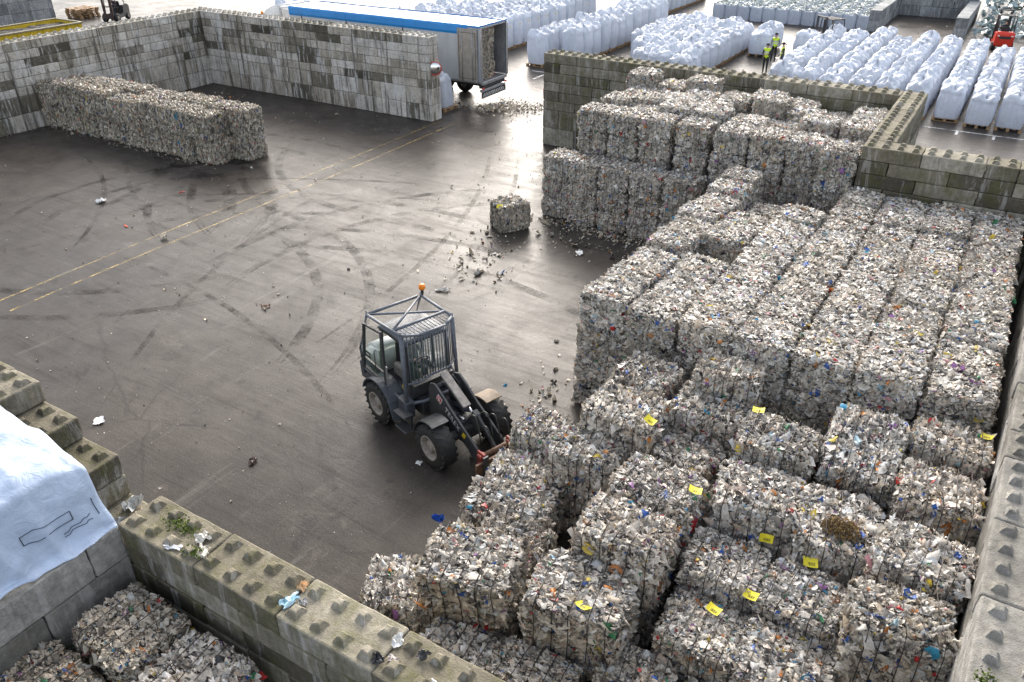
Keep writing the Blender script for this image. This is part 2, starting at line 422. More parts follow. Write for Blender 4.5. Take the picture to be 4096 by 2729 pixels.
# far bunkers
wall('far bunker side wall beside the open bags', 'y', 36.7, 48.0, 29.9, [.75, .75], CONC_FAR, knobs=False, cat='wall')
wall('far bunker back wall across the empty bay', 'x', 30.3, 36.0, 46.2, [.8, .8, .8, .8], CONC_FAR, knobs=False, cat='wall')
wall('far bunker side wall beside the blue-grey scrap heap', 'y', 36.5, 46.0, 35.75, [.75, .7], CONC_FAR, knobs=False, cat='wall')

# ------------------------------------------------------------------ flakes and bales
def flake_arrays(P, N, T, L, W, rng, curl=.25):
    """P centres, N normals, T tangents (n,3); returns verts (n,9,3): a rounded, crumpled 2x2 patch"""
    B = np.cross(N, T); B /= np.linalg.norm(B, axis=1, keepdims=True) + 1e-9
    T = np.cross(B, N)
    n = len(P); V = np.zeros((n, 9, 3))
    k = 0
    cu = rng.normal(0, curl, n) * L; cv = rng.normal(0, curl, n) * W
    for i in (-1, 0, 1):
        for j in (-1, 0, 1):
            c = .64 if i and j else 1
            u = (i * .5 * c * rng.uniform(.72, 1.15, n) + rng.uniform(-.07, .07, n)) * L
            w = (j * .5 * c * rng.uniform(.6, 1.2, n) + rng.uniform(-.07, .07, n)) * W
            z = cu * (.5 - abs(i)) + cv * (.5 - abs(j)) + rng.normal(0, .09, n) * W
            V[:, k] = P + T * u[:, None] + B * w[:, None] + N * z[:, None]
            k += 1
    return V

def flakes_mesh(V, name, mats, core=None):
    n = len(V); verts = V.reshape(-1, 3)
    base = (np.arange(n) * 9)[:, None]
    F = np.concatenate([base + np.array([q]) for q in ([0, 1, 4, 3], [1, 2, 5, 4], [3, 4, 7, 6], [4, 5, 8, 7])])
    me = bpy.data.meshes.new(name)
    nv0 = 0; cf = []
    if core is not None:
        cv, cf = core; verts = np.concatenate([verts, cv]); nv0 = n * 9
    allf = [tuple(f) for f in F.tolist()] + [tuple(i + nv0 for i in f) for f in cf]
    me.from_pydata(verts.tolist(), [], allf)
    for m in mats: me.materials.append(m)
    mi = np.zeros(len(allf), dtype=np.int32); mi[len(F):] = 1 if len(mats) > 1 else 0
    me.polygons.foreach_set('material_index', mi)
    me.polygons.foreach_set('use_smooth', np.ones(len(allf), dtype=bool))
    me.update(); return me

def bale_mesh(seed, n, style, dims=(1.16, 1.16, .78), mats=None, size=1.0):
    """a pressed bale: lumpy core with thousands of film scraps; base at z=0"""
    rng = np.random.default_rng(seed)
    dx, dy, dz = dims
    t = bmesh.new(); bmesh.ops.create_cube(t, size=1)
    bmesh.ops.subdivide_edges(t, edges=t.edges[:], cuts=13, use_grid_fill=True)
    def shape(p):
        q = Vector((p[0] * dx, p[1] * dy, p[2] * dz))
        k = 1 - .07 * (abs(2 * p[0]) ** 6 * abs(2 * p[1]) ** 6 + abs(2 * p[0]) ** 6 * abs(2 * p[2]) ** 6 + abs(2 * p[1]) ** 6 * abs(2 * p[2]) ** 6)
        q *= .55 * k + .45
        if style == 'loose' and abs(p[0]) < .49: q.z -= (.5 + .5 * math.cos(2 * math.pi * q.x / .21)) ** 4 * .035 * (1 if p[2] > .3 else 0); q.y += (.5 + .5 * math.cos(2 * math.pi * q.x / .21)) ** 4 * .03 * (1 if p[1] < -.3 else 0)
        return q + noise.noise_vector(q * 2.6 + Vector((seed * 3.7, 1, 2))) * .045 + noise.noise_vector(q * 8 + Vector((seed * 1.7, 4, 2))) * .018
    for v in t.verts: v.co = shape(v.co) * .965
    t.verts.index_update()
    core = (np.array([v.co[:] for v in t.verts]) + [0, 0, dz / 2], [[v.index for v in f.verts] for f in t.faces]); t.free()
    faces = [((0, 0, 1), .30), ((0, -1, 0), .25), ((1, 0, 0), .19), ((-1, 0, 0), .15), ((0, 1, 0), .11)]
    P, N, T, L, W = [], [], [], [], []
    for nv, frac in faces:
        m = int(n * frac); nv = np.array(nv, float); ax = int(np.argmax(np.abs(nv)))
        uv = rng.uniform(-.5, .5, (m, 3)); uv[:, ax] = nv[ax] * .5
        pts = np.array([shape(Vector(p))[:] for p in uv])
        pts += nv * rng.normal(.004, .016, m)[:, None]
        top = ax == 2
        nn = nv + rng.normal(0, .17 if top else .33, (m, 3))
        tt = rng.normal(0, 1, (m, 3))
        if style == 'strata':
            if top: tt = tt * .28 + np.array([1, 0, 0]); nn = nv + rng.normal(0, .12, (m, 3)) + np.outer(rng.normal(0, .24 if seed < 6 else .62, m), [0, 1, 0])
            else: tt = tt * .45 + np.cross(nv, [0, 0, 1])
        elif style == 'upright':
            if not top: tt = tt * .4 + np.array([0, 0, 1])
        else:
            if top: tt = tt * .8 + np.array([1, 0, 0])
        nn /= np.linalg.norm(nn, axis=1, keepdims=True)
        l = np.clip(rng.lognormal(math.log(.052), .6, m), .02, .22) * size * (1.15 if not top else 1)
        w = l * rng.uniform(.32, .85, m)
        P.append(pts); N.append(nn); T.append(tt); L.append(l); W.append(w)
    for nv, frac in faces:
        # broad sheets of film pressed flat into the face
        m = int((170 if style != 'upright' else 60) * frac); nv = np.array(nv, float); ax = int(np.argmax(np.abs(nv)))
        uv = rng.uniform(-.36, .36, (m, 3)); uv[:, ax] = nv[ax] * .5
        pts = np.array([shape(Vector(p))[:] for p in uv]) + nv * rng.normal(.012, .012, m)[:, None]
        nn = nv + rng.normal(0, .16, (m, 3)); nn /= np.linalg.norm(nn, axis=1, keepdims=True)
        l = rng.uniform(.13, .30, m)
        P.append(pts); N.append(nn); T.append(rng.normal(0, 1, (m, 3)) + np.array([1.2, 0, 0]) * (ax == 2)); L.append(l); W.append(l * rng.uniform(.3, .7, m))
    P, N, T, L, W = map(np.concatenate, (P, N, T, L, W))
    V = flake_arrays(P, N, T, L, W, rng) + np.array([0, 0, dz / 2])
    # scraps sticking out around the edges
    return flakes_mesh(V, 'plastic_bale', mats or [FILM_M, CORE], core)

BALE = {
    'strata': [bale_mesh(s, 4600, 'strata', size=.9) for s in (1, 2, 3, 4, 5)],
    'edges': [bale_mesh(s, 4200, 'strata', size=1.0) for s in (7, 8)],
    'loose': [bale_mesh(s, 6400, 'loose') for s in (11, 12, 13, 14, 15, 16)],
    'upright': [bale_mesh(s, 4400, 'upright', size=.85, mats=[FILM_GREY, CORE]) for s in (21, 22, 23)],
}
BD = (1.16, 1.16, .78)
WIREMESH = None
def wire_mesh():
    mb = MB(); a, h, o = .585, .395, .045
    pts = []
    for (sy, sz) in ((-1, -1), (-1, 1), (1, 1), (1, -1)):
        y, z = sy * a, sz * h
        if (sy, sz) in ((-1, -1), (1, 1)): seq = ((y + 0, z - sz * .08), ) ; 
        pts += [(0, sy * (a - .05), z + sz * o), (0, sy * (a + o), sz * (h - .05))] if sy * sz < 0 and False else []
    ring = [(-a + .05, h + o + .012), (-.2, h + o + .008), (.2, h + o + .008), (a - .05, h + o + .012), (a + o, h - .05), (a + o - .01, 0), (a + o, -h + .05), (a - .05, -h), (-a + .05, -h), (-a - o, -h + .05), (-a - o + .01, 0), (-a - o, h - .05)]
    mb.tube([(.006 * math.sin(i * 2.1), y, z + .39) for i, (y, z) in enumerate(ring)], .0068, 5, closed=True)
    return mb.mesh('baling_wire', WIRE)
WIREMESH = wire_mesh()
TAGMESH = None
def tag_meshes():
    mb = MB()
    for i in range(5):
        x0, x1 = -.10 + .04 * i, -.06 + .04 * i
        f = lambda x: .02 + .9 * (x + .02) ** 2 * 3
        mb.quad([(x0, -.065, f(x0)), (x1, -.07, f(x1)), (x1, .07, f(x1) + .015), (x0, .065, f(x0) + .015)])
    t = mb.mesh('paper_tag', PAPER)
    mb = MB()
    for i in range(9):
        x = -.035 + i * .011; w = .0026 + .002 * (i % 3)
        z = .02 + .9 * (x + .02) ** 2 * 3 + .006
        mb.quad([(x, -.045, z), (x + w, -.045, z), (x + w, 0, z + .008), (x, 0, z + .008)])
    return t, mb.mesh('barcode', INK)
TAGM, BARM = tag_meshes()

nbale = 0
def bale(x, y, z, d, yaw=0, style='strata', label='', group='', wires=0, tilt=(0, 0), var=None, flip=None):
    """d = (lx, ly, h)"""
    global nbale; nbale += 1
    rnd = random.Random(nbale * 77 + 5)
    ms = BALE[style]; m = ms[rnd.randrange(len(ms)) if var is None else var % len(ms)]
    root = link('plastic_bale', m, None, (x, y, z), (tilt[0], tilt[1], yaw), (d[0] / BD[0], d[1] / BD[1], d[2] / BD[2]))
    tag(root, label, 'bale', group)
    for i in range(wires):
        link('baling_wire', WIREMESH, root, (-.42 + .21 * i if wires > 4 else -.315 + .21 * i + rnd.uniform(-.03, .03), 0, 0), (0, 0, rnd.uniform(-.06, .06)), (1, 1, 1))
    return root

def put_tag(root, wx, wy, wz, rz=0, tilt=(0, 0), s=1.0):
    bpy.context.view_layer.update()
    m = Matrix.Translation((wx, wy, wz)) @ Matrix.Rotation(rz, 4, 'Z') @ Matrix.Rotation(tilt[0], 4, 'X') @ Matrix.Rotation(tilt[1], 4, 'Y') @ Matrix.Scale(s, 4)
    t = link('paper_tag', TAGM, root); loc = root.matrix_basis.inverted() @ m
    t.matrix_local = loc; tag(t, 'bright yellow paper tag with barcode')
    link('barcode', BARM, t)

jr = random.Random(99)
J = lambda s: jr.uniform(-s, s)

# left long row: two lines of bales, two layers
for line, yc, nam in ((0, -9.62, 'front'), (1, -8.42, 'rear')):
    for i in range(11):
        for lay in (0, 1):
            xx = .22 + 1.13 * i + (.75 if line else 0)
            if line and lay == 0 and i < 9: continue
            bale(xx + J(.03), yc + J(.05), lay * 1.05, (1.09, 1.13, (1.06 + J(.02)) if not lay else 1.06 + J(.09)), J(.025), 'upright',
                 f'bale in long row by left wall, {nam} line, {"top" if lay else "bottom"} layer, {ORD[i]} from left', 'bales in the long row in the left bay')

# back stack against the studded wall
ST = 'bales stacked against the far studded wall'
lay_n = ['bottom', 'second', 'third', 'fourth', 'top']
for c, xc in enumerate((27.15, 28.3, 29.45, 30.6, 31.76)):
    for l in range(3):
        bale(xc + J(.03), (-7.1 if c == 0 else -7.27) + J(.05), l * .735, (1.05, 1.12, .715 + J(.02)), J(.04), 'loose',
             f'bale in the low front step of the far stack, {ORD[c]} from left, {["bottom","middle","top"][l]} layer', ST, wires=4)
xs2 = (27.95, 29.12, 30.3, 31.55, 32.85, 34.05, 35.2, 36.25)
for c, xc in enumerate(xs2):
    for l in range(5):
        if c < 4 and l < 2: continue
        yy = -6.02 + (-.35 if c == 7 else 0)
        bale(xc + J(.03), yy + J(.06), l * .745, (1.06 if c < 7 else 1.02, 1.12, .72 + J(.02)), J(.04), 'loose',
             f'bale in front face of the far stack, {ORD[c]} from left, {lay_n[l]} layer', ST, wires=4)
for r in range(4):
    for c, xc in enumerate(xs2):
        zt = 3.68 + jr.choice((-.36, -.16, 0, .04, .16)) - (.28 if c > 4 and r > 1 else 0)
        if (r, c) == (3, 0) or (r, c) == (3, 2): zt = 3.98
        xo = -.25 if r % 2 else .1
        if c == 7: xo = 0
        bale(xc + xo + J(.05), -4.78 + 1.2 * r + J(.06) - (.1 if r == 3 else 0), zt - .78, (1.12, 1.14, .78), J(.05), 'loose' if jr.random() < .6 else 'strata',
             f'bale on top of the far stack, {ORD[r+1]} row from the front, {ORD[c]} from left', ST)
        if jr.random() < .5:
            bale(xc + xo, -4.78 + 1.2 * r, zt - 1.54, (1.1, 1.12, .76), 0, 'loose', f'bale under the top layer of far stack, {ORD[r+1]} row from front, {ORD[c]} from left', ST)

# flat middle block of bales
FG = 'bales in the flat middle block'
for r in range(9):
    for c in range(7):
        x = 33.76 + 1.165 * c; y = -17.12 + 1.175 * r
        if x < 36.2 and r == 8:
            if c == 0: y -= .1
            else: continue
        zt = 2.93 + J(.07) - .028 * r
        if c == 1 and r == 3: zt = 1.5
        if c == 1 and r == 6: zt = 2.2
        if c in (1, 2) and r == 7: zt = 2.25
        if c == 0: zt += J(.08) + (.24 if r == 8 else .12 if r == 7 else 0)
        yo = J(.04) + (.1 * math.sin(r * 2.1 + 1) if c == 0 else 0)
        bale(x + J(.02), y + yo, zt - .76, (1.10 - (.04 if c == 0 else 0), 1.16 - (.12 if c == 0 else 0) - jr.choice((0, 0, .05)), .77), J(.012) + (J(.05) if c == 0 else 0), 'edges' if c == 6 and r > 1 or (c, r) in ((5, 2), (5, 4), (4, 5), (3, 4)) else 'strata',
             f'bale in top layer of flat middle block, {ORD[r]} row from the front, {ORD[c]} from left', FG)
        for l in range(3):
            zl = l * .72
            if zl + .5 > zt - .4: continue
            if r == 0 or c == 0 or (c == 6 and r > 90) or (c == 1 and r == 3) or (c in (1, 2) and r in (2, 4) and l == 2):
                bale(x + J(.03), y + yo + J(.04), zl, (1.15, 1.16, .735), J(.02), 'strata' if jr.random() < .5 else 'loose',
                     f'bale below the top of the middle block, {ORD[r]} row, {ORD[c]} column, {["bottom","second","third"][l]} layer', FG)

# loose pile in front
PG = 'bales heaped in the foreground pile'
PILE = [('P1', 35.38, -18.75, 2.30, 1.14, 1.16, -7, 'nearest the middle block at left'),
 ('P2', 35.48, -20.03, 2.30, 1.34, 1.2, 0, 'with yellow tag, behind the lifted bales'),
 ('P3', 36.87, -18.25, 2.62, 1.2, .9, 6, 'half hidden against the middle block'),
 ('P4', 36.84, -19.0, 2.20, 1.33, 1.15, -2, 'below the half-hidden bale by the middle block'),
 ('P5', 36.74, -20.02, 1.80, 1.3, .98, -11, 'sunk between two tagged bales'),
 ('P6', 38.23, -19.6, 2.40, 1.3, 1.1, 0, 'with yellow tag at its rear left corner'),
 ('P7', 39.57, -18.95, 2.55, 1.2, 1.62, 3, 'long and tilted, rising highest by the middle block'),
 ('P8', 40.83, -18.4, 2.6, 1.2, 1.0, 1, 'by the right wall with tag on its far corner'),
 ('P9', 40.83, -19.72, 2.45, 1.22, 1.15, 6, 'second along the right wall, tag at its edge'),
 ('P10', 38.30, -20.91, 2.20, 1.3, 1.26, 7, 'with tag hanging on its front face'),
 ('Q1L', 33.86, -20.32, 1.40, .95, .95, -1, 'on the loader forks'),
 ('Q1b', 35.2, -20.98, 1.90, 1.3, 1.0, 9, 'with many wires beside the loader forks'),
 ('Q2a', 34.39, -22.38, 1.25, 1.6, 1.06, 20, 'at the yard edge with hanging yellow tag'),
 ('Q2b', 33.96, -21.37, 1.10, 1.08, .95, 16, 'low at the yard edge before the loader'),
 ('Q3', 34.86, -24.19, 1.75, 1.5, 1.16, 14, 'large with long trailing film strips'),
 ('Q3b', 34.9, -23.12, 1.25, 1.2, .9, 7, 'wedged behind the large trailing one'),
 ('Q4', 36.61, -23.96, 1.80, 1.5, 1.12, 9, 'with crumpled yellow tag, front centre'),
 ('Q5a', 36.79, -22.80, 2.20, 1.42, 1.05, 3, 'with drooping tag on its right corner'),
 ('Q5b', 36.84, -21.65, 2.20, 1.4, 1.14, -1, 'with tag flat on its right edge'),
 ('Q6', 33.68, -24.75, 1.00, 1.05, 1.08, 30, 'low, farthest left behind the near wall'),
 ('R1', 39.56, -22.25, 1.80, 1.2, .98, -6, 'tilted with dark layers, tag on its far edge'),
 ('R2', 40.72, -22.62, 2.4, 1.28, 1.0, 10, 'by the right wall, nearest the camera'),
 ('R3', 39.6, -20.98, 2.20, 1.28, 1.35, 11, 'carrying the brown straw clump'),
 ('R4', 40.82, -21.4, 2.5, 1.24, 1.1, -5, 'third along the right wall'),
 ('R5', 38.25, -22.2, 1.70, 1.21, 1.1, 5, 'below the hanging-tag bale'),
 ('R6', 39.50, -23.32, 1.50, 1.26, 1.05, 5, 'at the bottom edge below the tilted one'),
 ('R7', 38.32, -23.32, 1.40, 1.15, 1.1, 0, 'at front with two yellow tags'),
 ('S1', 36.41, -25.05, .95, 1.25, .9, 4, 'low in front of the crumpled-tag bale'),
 ('S2', 37.74, -24.45, 1.05, 1.1, 1.0, 8, 'low at the bottom edge, strata showing'),
 ('S3', 38.95, -24.5, 1.0, 1.2, 1.1, -4, 'low at the bottom edge, right of centre'),
 ('S4', 40.3, -23.6, 1.1, 1.2, 1.15, 4, 'low at the bottom right by the wall'),
 ('S5', 35.2, -25.4, .9, 1.2, 1.1, 3, 'low against the near wall'),
 ('S6', 37.4, -25.7, .8, 1.2, 1.1, 6, 'lowest against the near wall at right')]
PB = {}
for i, (k, x, y, z, lx, ly, yaw, desc) in enumerate(PILE):
    h = z if z < 1.3 else (.95 if k == 'Q1L' else min(1.1, z * .52))
    tilt = (0, 0)
    if k == 'P7': tilt = (R(14), 0)
    if k == 'R1': tilt = (R(9), R(-5))
    if k == 'Q3': tilt = (R(4), R(-3))
    if k == 'R6': tilt = (R(6), R(3))
    PB[k] = bale(x, y, z - h, (lx * .98, ly * 1.0, h), R(yaw), 'loose', f'foreground bale {desc}', PG, wires=5, tilt=tilt, var=i)
    if z - h > .35 and k != 'Q1L':
        bale(x + J(.1), y + J(.1), 0, (lx * .98, ly * .98, z - h - .02), R(yaw * .5) + J(.08), 'loose', f'lower bale beneath the foreground bale {desc}', PG, wires=4)
for k, x, y, z, rz, tl in [('P2', 36.1, -20.32, 2.33, R(-15), (R(8), R(18))), ('P6', 37.72, -19.17, 2.45, R(8), (0, 0)), ('Q5b', 37.44, -21.6, 2.25, R(10), (0, R(10))),
        ('Q2a', 35.13, -22.28, 1.1, R(75), (R(-60), R(10))), ('Q4', 36.81, -24.3, 1.80, R(-25), (R(-15), 0)), ('Q5a', 37.42, -22.9, 2.05, R(80), (R(55), 0)), ('P10', 38.66, -21.56, 1.82, R(10), (R(65), R(12))),
        ('R1', 39.4, -21.8, 1.87, R(15), (R(20), 0)), ('R7', 38.38, -23.1, 1.50, R(-15), (R(5), R(8))), ('R5', 38.80, -22.72, 1.68, R(-8), (R(10), 0)), ('P8', 41.3, -18.1, 2.58, R(-12), (0, 0)), ('P9', 41.3, -19.6, 2.32, R(-20), (0, R(20)))]:
    put_tag(PB[k], x, y, z, rz, tl, 1.05)

# lone bale, bales in trailer, bales in the lower-left bay
lb = bale(26.24, -9.25, 0, (1.12, .98, .95), R(56), 'upright', 'single bale standing alone on the wet yard with a yellow tag', 'bales', 0)
put_tag(lb, 26.22, -9.86, .93, R(10), (R(30), 0))
for k, (x, y, z, h) in enumerate([(15.65, 4.8, 1.2, .88), (15.6, 4.78, 2.08, .86), (15.63, 4.8, 2.94, .86)]):
    bale(x, y, z, (1.1, 1.35, h), 0, 'upright', f'bale inside the open trailer, {["bottom","middle","top"][k]} of its stack', 'bales loaded in the trailer')
CB = 'bales in the lower left bay'
a1 = bale(31.62, -28.0, 1.15, (1.28, 1.02, .85), R(-3), 'loose', 'dirty bale tinted for bay shade in the corner below the white tarpaulin', CB, 4, var=1)
a2 = bale(31.35, -29.15, .95, (1.3, 1.05, .85), R(-2), 'loose', 'dirty bale tinted for bay shade in the lower left corner of the picture', CB, 4, var=3)
a3 = bale(32.98, -28.0, .95, (1.25, 1.05, .95), R(4), 'loose', 'pale bale at the bottom edge below the near wall', CB, 3, var=5)
for x, y, h, t_ in ((31.62, -28.0, 1.15, 'corner'), (31.35, -29.15, .95, 'corner-side'), (32.98, -28.0, .95, 'right-hand')):
    bale(x, y, 0, (1.25, 1.05, h), 0, 'loose', f'lower bale under the {t_} bale in the lower left bay', CB)
for o in (a1, a2): o.data = o.data.copy(); o.data.materials[0] = FILM_DIRTY_SHADE; o.data.materials[1] = CORE  # bay shadow painted into these two bales through the darker film
print('bales', nbale)

# ------------------------------------------------------------------ litter
def scatter(name, spots, mats, label, rng, lift=.012, tiltsd=.25, kind='stuff', cat='litter'):
    P, N, T, L, W = [], [], [], [], []
    for (cx, cy, sx, sy, ang, n, s, z) in spots:
        a = rng.normal(0, 1, (n, 2)) * [sx, sy]; c, s_ = math.cos(ang), math.sin(ang)
        p = np.stack([cx + a[:, 0] * c - a[:, 1] * s_, cy + a[:, 0] * s_ + a[:, 1] * c, z + rng.uniform(.3, 1, n) * lift], 1)
        P.append(p); l = np.clip(rng.lognormal(math.log(s), .5, n), .015, .35); L.append(l); W.append(l * rng.uniform(.4, .9, n))
    P = np.concatenate(P); L = np.concatenate(L); W = np.concatenate(W); n = len(P)
    N = np.array([0, 0, 1.]) + rng.normal(0, tiltsd, (n, 3)); N /= np.linalg.norm(N, axis=1, keepdims=True); T = rng.normal(0, 1, (n, 3))
    P[:, 2] += L * .18
    me = flakes_mesh(flake_arrays(P, N, T, L, W, rng, .3), name, mats)
    return tag(link(name, me), label, cat, kind=kind)
rng = np.random.default_rng(42)
spots = []
# along the feet of the stacks
for i in range(14): spots.append((27 + .45 * i, -8.15, .3, .20, 0, 44, .075, 0))
for i in range(12): spots.append((.3 + 1.0 * i, -10.4, .5, .14, 0, 20, .05, 0))
for i in range(5): spots.append((-.1, -10.9 - .5 * i, .15, .3, 0, 30, .055, 0))
spots += [(26.6, -10.6, .7, .5, 0, 40, .09, 0), (26.9, -12.4, .5, .8, .3, 46, .11, 0), (27.7, -12.9, .6, .5, 0, 20, .09, 0), (25.6, -10.2, .5, .5, 0, 16, .08, 0), (28.6, -9.4, 1.2, .5, 0, 60, .085, 0), (31.3, -8.8, 1.0, .45, 0, 110, .085, 0),
          (27.5, -9.0, .8, .4, 0, 40, .05, 0), (32.5, -17.5, .3, .5, 0, 30, .08, 0), (32.9, -19.2, .35, .5, 0, 40, .08, 0), (32.4, -16, .5, 1.2, 0, 26, .05, 0),
          (8, -2.0, 4, 1.0, 0, 60, .06, 0), (14, -2.2, 1.5, 1.2, 0, 24, .06, 0), (21.5, -2.5, 1.5, 3, 0, 36, .06, 0), (19.5, 3, 2, 3, 0, 46, .07, 0), (2, -1.2, 1.2, .8, 0, 40, .05, 0),
          (20, -12, 5, 6, 0, 110, .045, 0), (10, -16, 5, 4, 0, 70, .035, 0), (26, -20, 4, 4, 0, 60, .03, 0), (30, -24, 2.4, 1.4, 0, 26, .03, 0), (26, -4, 2.5, 3, 0, 70, .05, 0), (24, -9, 2, 3, 0, 60, .045, 0), (22, -24, 5, 2.0, 0, 70, .035, 0),
          (26, 20, 1.5, 4, 0, 40, .08, 0), (33, 40, 1.5, 3, 0, 40, .1, 0)]
scatter('litter', spots, [FILM_DIRTY_SHADE], 'scattered scraps of plastic film littering the wet yard', rng)
heap = [(17.9, 4.2, .75, .75, .3, 900, .075, .0), (17.2, 3.6, .5, .4, .3, 260, .07, 0), (19.0, 5.0, .8, .6, 0, 240, .07, 0), (16, 3.3, .7, .25, 0, 160, .07, 0)]
scatter('litter', heap, [FILM_DIRTY_SHADE], 'low spill of plastic scraps on the ground behind the trailer', rng, .12)
# dark crumbs
k = NT('dark_crumbs'); k.p(Base_Color=(.02, .018, .016, 1), Roughness=.7); CRUMB = k.m
scatter('litter', [(20, -12, 7, 7, 0, 500, .028, 0), (28, -18, 4, 5, 0, 240, .025, 0), (24, -5, 3, 4, 0, 160, .035, 0)], [CRUMB], 'dark crumbs and grit scattered over the wet yard', rng)
# fine pale specks seen over the left half of the yard
k = NT('pale_specks'); k.p(Base_Color=(.6, .6, .58, 1), Roughness=.6); SPECK = k.m
scatter('litter', [(14, -17, 8, 5, 0, 300, .018, 0), (26, -23, 5, 2.5, 0, 110, .013, 0), (30, -24.6, 2.5, 1.0, 0, 40, .013, 0)], [SPECK], 'fine pale specks scattered over the wet yard', rng)

def scrap(name, label, loc, size, col, cat='scrap', seed=0, rough=.5, group=None):
    """a crumpled sheet or bag lying somewhere"""
    bm = bmesh.new(); bmesh.ops.create_grid(bm, x_segments=7, y_segments=7, size=.5)
    for v in bm.verts:
        n1 = noise.noise_vector(v.co * 3.1 + Vector((seed * 5.3, 2, 1)))
        v.co = Vector((v.co.x * size[0] + n1.x * .35 * size[0], v.co.y * size[1] + n1.y * .35 * size[1], abs(n1.z) * size[2] * 1.6 + .01))
    me = bpy.data.meshes.new(name); bm.to_mesh(me); bm.free()
    me.materials.append(simple(name + '_film', col, rough, 0, .3, 14))
    return tag(link(name, me, None, loc, (0, 0, seed * 1.3)), label, cat, group)
for i, (lab, x, y, z, s, c) in enumerate([
    ('peach coloured crumpled scrap on the near wall joint', 33.85, -26.72, 2.8, (.13, .12, .1), (.75, .5, .28)),
    ('pale blue crumpled film on the near wall', 33.86, -26.98, 2.8, (.24, .13, .07), (.45, .66, .75)),
    ('grey crumpled film on the near wall beside the blue film', 34.03, -26.92, 2.8, (.12, .1, .06), (.3, .3, .3)),
    ('round clear plastic cup on the near wall', 35.46, -26.75, 2.8, (.14, .14, .1), (.72, .72, .7)),
    ('black torn film at the near wall joint', 35.42, -27.08, 2.8, (.13, .14, .1), (.04, .04, .045)),
    ('pinkish grey scrap on the near wall joint', 35.58, -26.98, 2.8, (.14, .1, .06), (.5, .45, .42)),
    ('dark crumpled film between studs on the near wall', 35.85, -26.75, 2.8, (.13, .13, .1), (.07, .07, .07)),
    ('white scrap on the near wall toward the camera', 36.2, -27.0, 2.8, (.12, .08, .05), (.7, .7, .68)),
    ('white rag caught between studs at the near wall end', 31.98, -26.82, 2.8, (.2, .16, .1), (.66, .64, .58)),
    ('pale rag over the first joint of the near wall', 32.22, -27.0, 2.8, (.26, .16, .1), (.62, .58, .5)),
    ('flat white paper on the near wall edge', 31.75, -27.15, 2.8, (.22, .1, .04), (.7, .71, .74)),
    ('clear crumpled bag in the wall notch', 30.1, -26.7, 2.4, (.26, .22, .2), (.55, .56, .55)),
    ('brown rag in the wall notch', 30.4, -26.75, 2.4, (.3, .2, .1), (.35, .27, .18)),
    ('grey wet film in the wall notch', 30.3, -27.0, 2.4, (.3, .22, .12), (.25, .26, .27)),
    ('white paper sheet lying on the yard at left', 24.15, -23.95, .005, (.26, .2, .05), (.8, .8, .82)),
    ('grey brown crumpled bag on the yard at left', 24.75, -24.7, .005, (.2, .2, .14), (.36, .32, .27)),
    ('dark leaf-like scrap on the yard left of the loader', 28.3, -23.1, .005, (.24, .13, .08), (.10, .07, .06)),
    ('small white scrap under the loader front wheel', 31.4, -21.3, .005, (.14, .1, .06), (.78, .78, .78)),
    ('white crumpled scrap near the left tyre marks', 11.6, -15.3, .005, (.3, .25, .14), (.75, .75, .74)),
    ('pale cone shaped scrap near the yellow lines', 16.6, -16.3, .005, (.22, .2, .18), (.66, .6, .5)),
    ('brown leaf scrap in mid yard', 23.3, -18.0, .005, (.26, .12, .08), (.2, .1, .05)),
    ('grey crumpled film on the yard below the loader', 30.6, -24.9, .005, (.16, .14, .09), (.5, .5, .48)),
    ('bright blue plastic piece beside the lifted bale', 33.0, -22.75, .35, (.2, .14, .16), (.01, .08, .42)),
    ('blue torn film on the yard behind the loader', 31.9, -18.6, .6, (.1, .08, .06), (.03, .25, .42)),
    ('orange strip on the left part of the yard', 14.5, -16.3, .005, (.25, .07, .03), (.7, .1, .05)),
    ('red strip on the yard near the left bale row', 13.4, -13.0, .005, (.22, .06, .03), (.65, .06, .04)),
    ('large white torn sheet beside the tallest bales on the ground', 29.4, -10.0, .005, (.3, .2, .05), (.72, .72, .7)),
    ('pale flat bottle lying behind the loader beacon', 27.1, -14.5, .005, (.4, .13, .1), (.62, .6, .55))]):
    scrap('plastic_scrap', lab, (x, y, z), s, c, seed=i, group='loose scraps')

# straw clump on a bale
mb = MB(); rs = random.Random(4)
for i in range(420):
    a = rs.uniform(0, 2 * math.pi); r = .27 * math.sqrt(rs.random()); x, y = r * math.cos(a) * 1.1, r * math.sin(a) * .8
    z = .09 * (1 - (r / .28) ** 2) * rs.uniform(.3, 1.2) + .015
    d = Vector((rs.gauss(0, 1), rs.gauss(0, 1), rs.gauss(0, .3))).normalized() * rs.uniform(.04, .11)
    mb.tube([Vector((x, y, z)) - d, Vector((x, y, z + rs.uniform(0, .02))), Vector((x, y, z)) + d], .005, 4)
k = NT('straw_fibres'); isl = k.n('ShaderNodeNewGeometry').outputs['Random Per Island']
k.p(Base_Color=k.ramp(isl, [(0, (.06, .035, .012)), (.6, (.14, .085, .028)), (1, (.28, .19, .07))]), Roughness=.9)
tag(mb.build('straw_clump', k.m, loc=(39.7, -21.22, 2.22)), 'round brown clump of straw lying on a foreground bale', 'straw')

